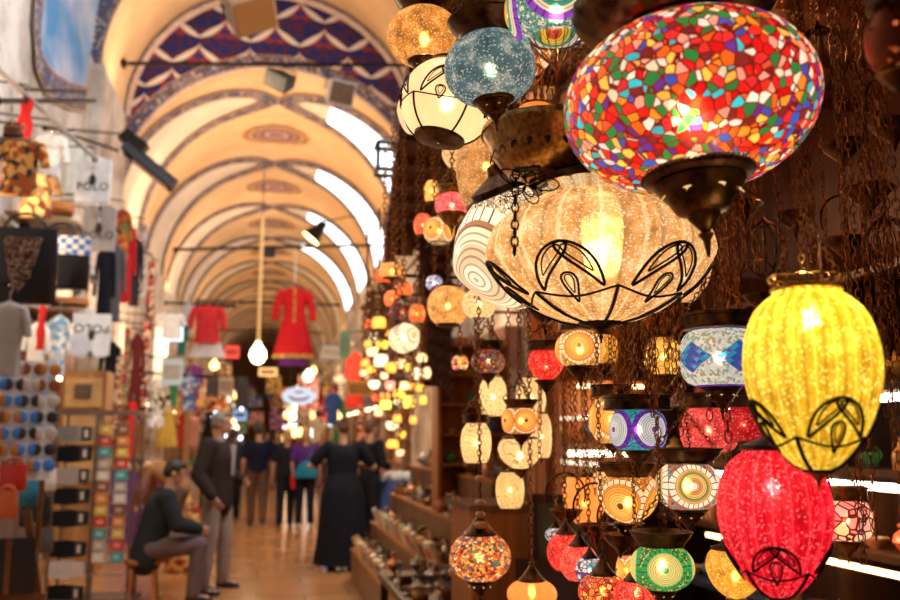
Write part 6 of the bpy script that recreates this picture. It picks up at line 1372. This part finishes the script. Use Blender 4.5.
# trays of dark trinkets under the confetti lantern
for k in range(14):
    px, py = 415+random.uniform(0,70), 480+random.uniform(0,110); kd, nm2, ct = KD[k % 7]; q = W(px, 520, 5.2+.12*k)
    if k % 2: continue
o = empty('trinket_table', (1.13, 5.5, 0), 'dark table of copper trinkets in front of the silverware stall', 'table'); mb = MB(); mb.box((0,0,.60), (.66,1.3,.04)); mb.build('table_top', DARKWOOD, o, False)
for x in (-.29,.29):
    for yy in (-.6,.6): mb = MB(); mb.box((x,yy,.29), (.05,.05,.58)); mb.build('leg', DARKWOOD, o, False)
for k in range(20):
    mt, mn = MT[(k*2+1) % 5]; kd, nm2, ct = KD[(k*3+1) % 7]; r_, c_ = divmod(k, 4)
    pottery(nm2, kd, (1.13-.24+c_*.16, 5.0+r_*.25, .62), .055, mt, '%s %s in the %s row of the trinket table, %s from the walkway' % (mn, ct, ORD[r_], ORD[c_]), ct, 'copper trinkets on the table')
# rack of carved beads hanging as a dark scalloped column
p = WY(437, 330, 7.2); o = empty('bead_rack', (p.x, p.y, 0), 'tall dark column hung with rows of scalloped wooden beads', 'bead rack')
mb = MB(); mb.box((0,.06,2.75), (.26,.08,1.6)); mb.build('back_board', DARKWOOD, o, False)
BD = M((.12,.05,.045), .35)
for r_ in range(12):
    z = 2.05+r_*.125; mb = MB()
    for k in range(7): mb.ell((-.12+k*.04, -.0+.004*(k % 2), z-.018*k), (.024,.03,.045), 10, 6)
    mb.build('bead_row', BD, o)
p = WY(457, 400, 7.4); o = empty('souvenir_cabinet', (p.x+.12, p.y, 0), 'narrow wooden souvenir cabinet right of the bead column', 'cabinet')
mb = MB(); mb.box((0,.12,1.2), (.62,.03,2.4)); mb.box((-.30,0,1.2), (.03,.26,2.4)); mb.box((.30,0,1.2), (.03,.26,2.4)); mb.build('carcass', WOODO, o, False)
for k, z in enumerate((1.3,1.55,1.8,2.05,2.3)): mb = MB(); mb.box((0,0,z), (.6,.24,.02)); mb.build('shelf', WOODO, o, False)
for k in range(15):
    r_, c_ = divmod(k, 3); c, cn = GL[(k*2+1) % 7]; kd = ['jar','bowl','bottle'][(k+r_) % 3]
    pottery('glazed_'+kd, kd, (p.x+.12-.18+c_*.18, p.y-.02, (1.3,1.55,1.8,2.05,2.3)[r_]+.01), .05, glaze(c), '%s glazed %s, %s on the %s shelf of the souvenir cabinet' % (cn, kd, ['left','middle','right'][c_], ['lowest','second','third','fourth','top'][r_]), kd, 'ceramics in the souvenir cabinet')
# string of wooden beads over the confetti lantern
tp = W(480, 462, 2.5); o = empty('bead_string', tp, 'string of pale wooden beads above the confetti lantern', 'bead string'); bt_ = W(480, 532, 2.5)
mb = MB(); mb.cyl((0,0,.05), (0,0,bt_.z-tp.z), .002, n=6); mb.build('cord', IRON, o)
WB = M((.70,.42,.22), .4)
for k, (yy, rr) in enumerate(((478,8),(502,9),(514,8.5),(524,10))): q = W(480, yy, 2.5)-tp; s = mm(rr, 2.5)/1.6; MB().ell((0,0,q.z), (s,s,s*.62), 16, 10).build('bead', WB, o)

# ------------------------------------------------------------------ shops and goods along the far hall
def boxthing(name, c, d, mat, label, cat, group=None, face=None, rz=0, facemat=None, fside=-1):
    o = empty(name, c, label, cat, group, rz=rz); mb = MB(); mb.box((0,0,0), d); mb.build('panel', mat, o, False)
    if facemat: mb = MB(); mb.box((0,-d[1]/2-.004,0), (d[0]*.8,.006,d[2]*.55)); mb.build('face_marking', facemat, o, False)
    return o
# shop fascia and dark shop openings either side
for side, x, nm in ((-1, XL+.02, 'left'), (1, XR-.02, 'right')):
    y = 10.0 if side < 0 else 9.6; k = 0
    while y < 60:
        L = 2.6 if y < 30 else 4.5; c = [(.16,.05,.02),(.05,.03,.03),(.20,.10,.04),(.10,.05,.03)][k % 4]
        o = empty('shop_booth', (x, y+L/2, 0), '%s shop booth %s from the camera along the %s wall' % (['dark red-brown','black','tan','brown'][k % 4], ORD[k] if k < 14 else 'farthest', nm), 'shop')
        mb = MB(); mb.box((side*-.10,0,2.55), (.22,L-.1,.5)); mb.build('fascia', M(c, .5), o, False)
        for e in (-1, 1): mb = MB(); mb.box((side*-.08,e*(L/2-.08),1.15), (.18,.14,2.3)); mb.build('jamb', M((.25,.13,.06), .6), o, False)
        for z in (.5,1.0,1.5,2.0): mb = MB(); mb.box((side*-.06,0,z), (.14,L-.35,.03)); mb.build('shelf', WOODO, o, False)
        mb = MB(); mb.box((side*-.15,0,2.27), (.05,L*.7,.04)); mb.build('strip_light', emit((1,.72,.40), 6), o, False)
        y += L; k += 1
COLS = [('white',(.75,.72,.68)),('red',(.62,.05,.04)),('black',(.02,.02,.02)),('blue',(.06,.14,.42)),('tan',(.5,.3,.14)),('green',(.06,.26,.12)),('orange',(.7,.25,.05)),('cream',(.68,.56,.4)),('purple',(.22,.06,.28)),('grey',(.3,.28,.27)),('yellow',(.75,.52,.10)),('pink',(.7,.3,.3))]
random.seed(33)
KS = ['jacket','scarf','dress','shirt']
used = set()
# left side hanging goods from beyond the pillar
n_ = 0
for k in range(26):
    y = 15.5+k*1.35; x = -1.75+random.uniform(-.35,.25)-.015*k; zt = random.choice((2.1,2.5,2.9,3.2)); ci = (k*5) % 12; cn, cc = COLS[ci]; kd = KS[k % 4]
    if (cn, kd, 'L') in used: ci = (ci+1) % 12; cn, cc = COLS[ci]
    used.add((cn, kd, 'L'))
    o = garment(kd, (x, y, zt), .42 if kd != 'scarf' else .2, .8 if kd != 'dress' else 1.15, cloth_mat(cc, None if k % 3 else (14, tuple(min(1, q+.3) for q in cc), (.1,.05,.04))), '%s %s hanging along the left shops, %s' % (cn, kd, 'beyond the white pillar' if k < 7 else 'midway down the hall' if k < 16 else 'far down the hall'), kd)
    mb = MB(); mb.cyl((0,0,.1), (XL-x+.1,.0,.12), .01, n=5); mb.build('peg', IRON, o)
for k in range(24):
    y = 12.6+k*1.5; x = 2.05+random.uniform(-.35,.35); zt = random.choice((2.2,2.7,3.1,3.5)); ci = (k*7+2) % 12; cn, cc = COLS[ci]; kd = KS[(k+1) % 4]
    if (cn, kd, 'R') in used: ci = (ci+5) % 12; cn, cc = COLS[ci]
    used.add((cn, kd, 'R'))
    o = garment(kd, (x, y, zt), .45 if kd != 'scarf' else .22, .85 if kd != 'dress' else 1.3, cloth_mat(cc, None if k % 2 else (14, tuple(min(1, q+.3) for q in cc), (.1,.05,.04))), '%s %s hanging along the right shops, %s' % (cn, kd, 'just past the lanterns' if k < 6 else 'midway down the hall' if k < 14 else 'far down the hall'), kd)
    mb = MB(); mb.cyl((0,0,.1), (XR-x-.1,.0,.12), .01, n=5); mb.build('peg', IRON, o)
random.seed(77)
WHR = ['just past mid hall','beyond mid hall','near the far end']
seenh = set()
for k in range(36):
    Y = 26+k*.9; side = -1 if k % 2 else 1; ci = (k*5+1+(k//12)) % 12; cn, cc = COLS[ci]; kd = ['shawl','banner','rug'][k % 3]
    x = side*(1.25+random.random()*.8) if k < 14 else side*(.35+random.random()*1.5); zt = random.uniform(2.6,4.0) if k < 14 else random.uniform(2.9,5.0); lb = '%s %s hung over the %s shops, %s' % (cn, kd, 'left' if side < 0 else 'right', WHR[k//12])
    if lb in seenh: lb = lb.replace(cn, 'patterned '+cn)
    seenh.add(lb)
    if k >= 14: Y = min(Y+9, 64.5)
    o = empty('hanging_'+kd, (x, Y, zt), lb, kd); mb = MB(); a = random.uniform(.22,.42); hh = random.uniform(.6,1.2)
    mb.grid(lambda u, v: ((u-.5)*2*a, .05*sin(u*14+v*2), -v*hh), 14, 4); mb.grid(lambda u, v: ((u-.5)*2*a, .05*sin(u*14+v*2)+.03, -v*hh), 14, 4, flip=True); mb.build('cloth', cloth_mat(cc, (10, tuple(min(1, q+.35) for q in cc), (.08,.04,.03))), o)
    mb = MB(); mb.cyl((-a,.015,.01), (a,.015,.01), .018, n=6); mb.cyl((0,.015,.01), ((XL if side < 0 else XR)-x,.015,.15), .010, n=5); mb.build('hanging_pole', IRON, o)
# signs
SG = [(175,334,15,14,'lit white shop sign with blue rim left of red cardigan',(.8,.86,.95),1.6,15.6),(226,386,14,18,'tan square bag-like sign board under the red cardigan',(.5,.35,.22),0,17),(214,387,15,18,'dark brown sign board beside the tan one',(.08,.05,.04),0,17.2),(232,352,14,12,'red lit shop sign beyond the red cardigan',(.9,.08,.05),1.3,24),(242,392,11,30,'tall black notice board beyond the red sign',(.02,.02,.02),0,22),(360,388,26,15,'orange wooden sign board left of the far lantern cluster',(.70,.26,.05),0,9.6),
      (172,372,20,26,'glazed shop window sign with green frame beside the white pillar',(.55,.52,.45),.7,15),(330,352,18,12,'cream sign over the right shops',(.75,.6,.45),.5,22),(345,345,10,26,'tall dark green banner on the right shops',(.03,.14,.08),0,16),(213,348,12,12,'white sign under the white skirt',(.7,.7,.7),.4,20),(268,372,18,8,'amber lit sign far down the hall',(1,.55,.2),1.5,40),(240,415,12,10,'blue lit sign at the far left shops',(.3,.5,.9),1,30)]
for px, py, wp, hp, lb, c, e, Y in SG:
    p = WY(px, py, Y); D = depth(p); boxthing('shop_sign', p, (mm(wp,D), .08, mm(hp,D)), M(c, .5) if not e else emit(c, e, 'lit_sign'), lb, 'sign', facemat=M(tuple(q*.5 for q in c), .5))
    mb = MB(); xs_ = XL if px < 262 else XR; mb.cyl((0,.04,mm(hp,D)/2), (xs_-p.x,.04,mm(hp,D)/2+.1), .012, n=5); mb.build('bracket', IRON, [q for q in col.objects if q.get('label') == lb][0])
# bright bulbs of the far shops
BL = []
random.seed(12)
for k in range(110):
    Y = 20+random.random()**.7*36; side = random.choice((-1,1)); x = side*random.choice((1.25,1.7,2.1)); z = random.uniform(1.3,3.4); big = k % 3
    cn, cc = [('warm white',(1,.85,.62)),('amber',(1,.58,.18)),('cool white',(.9,.95,1)),('orange',(1,.40,.12))][k % 4]
    o = empty('shop_bulb', (x, Y, z), 'blurred %s bulb hanging at the %s shops, %s' % (cn, 'left' if side < 0 else 'right', 'mid hall' if Y < 36 else 'far hall'), 'bulb', '%s %s bulbs of the %s shops' % ('mid' if Y < 36 else 'far', cn, 'left' if side < 0 else 'right'))
    s = .09+.03*big; MB().lathe([(.002,-s),(.7*s,-.7*s),(s,0),(.75*s,.6*s),(.3*s,1.1*s),(.25*s,1.4*s),(.002,1.4*s)], 14).build('glass', emit(cc, 4.5), o)
    mb = MB(); mb.cyl((0,0,1.3*s), (0,0,3.5-z), .006, n=5); mb.build('flex', IRON, o)
for side in (-1, 1):
    for q, xx in enumerate((1.25,1.7,2.1)):
        o = empty('bulb_cable', (side*xx, 19, 3.5), '%s cable strung with bulbs along the %s shops' % (['innermost','middle','outermost'][q], 'left' if side < 0 else 'right'), 'cable'); mb = MB(); mb.cyl((0,0,0), (0,44,0), .010, n=5); mb.build('wire', IRON, o)
        for yy in (0, 14, 28, 43): mb = MB(); mb.cyl((0,yy,0), (side*((2.75 if side < 0 else 2.95)-xx),yy,.3), .008, n=5); mb.build('stay', IRON, o)
# low goods: baskets and boxes along both foot lines
for k in range(22):
    if k == 7: continue
    side = -1 if k % 2 else 1; Y = 13+k*1.3; x = side*(1.75+.3*random.random())+(.25 if side > 0 else 0); cn, cc = COLS[(k*5+3) % 12]; hgt = random.uniform(.5,1.1)
    o = empty('goods_crate', (x, Y, 0), '%s goods crate on the floor by the %s shops, %s of its row' % (cn, 'left' if side < 0 else 'right', ORD[k//2]), 'crate', rz=random.uniform(-.2,.2)); mb = MB(); mb.box((0,0,hgt/2), (.6,.7,hgt)); mb.build('crate', M(tuple(q*.6 for q in cc), .7, 0, .4, 14), o, False)
    mb = MB()
    for q in range(5): mb.ell((random.uniform(-.2,.2), random.uniform(-.25,.25), hgt+.04), (.12,.14,.09), 10, 6)
    mb.build('goods', cloth_mat(COLS[(k*7) % 12][1]), o)['kind'] = 'stuff'
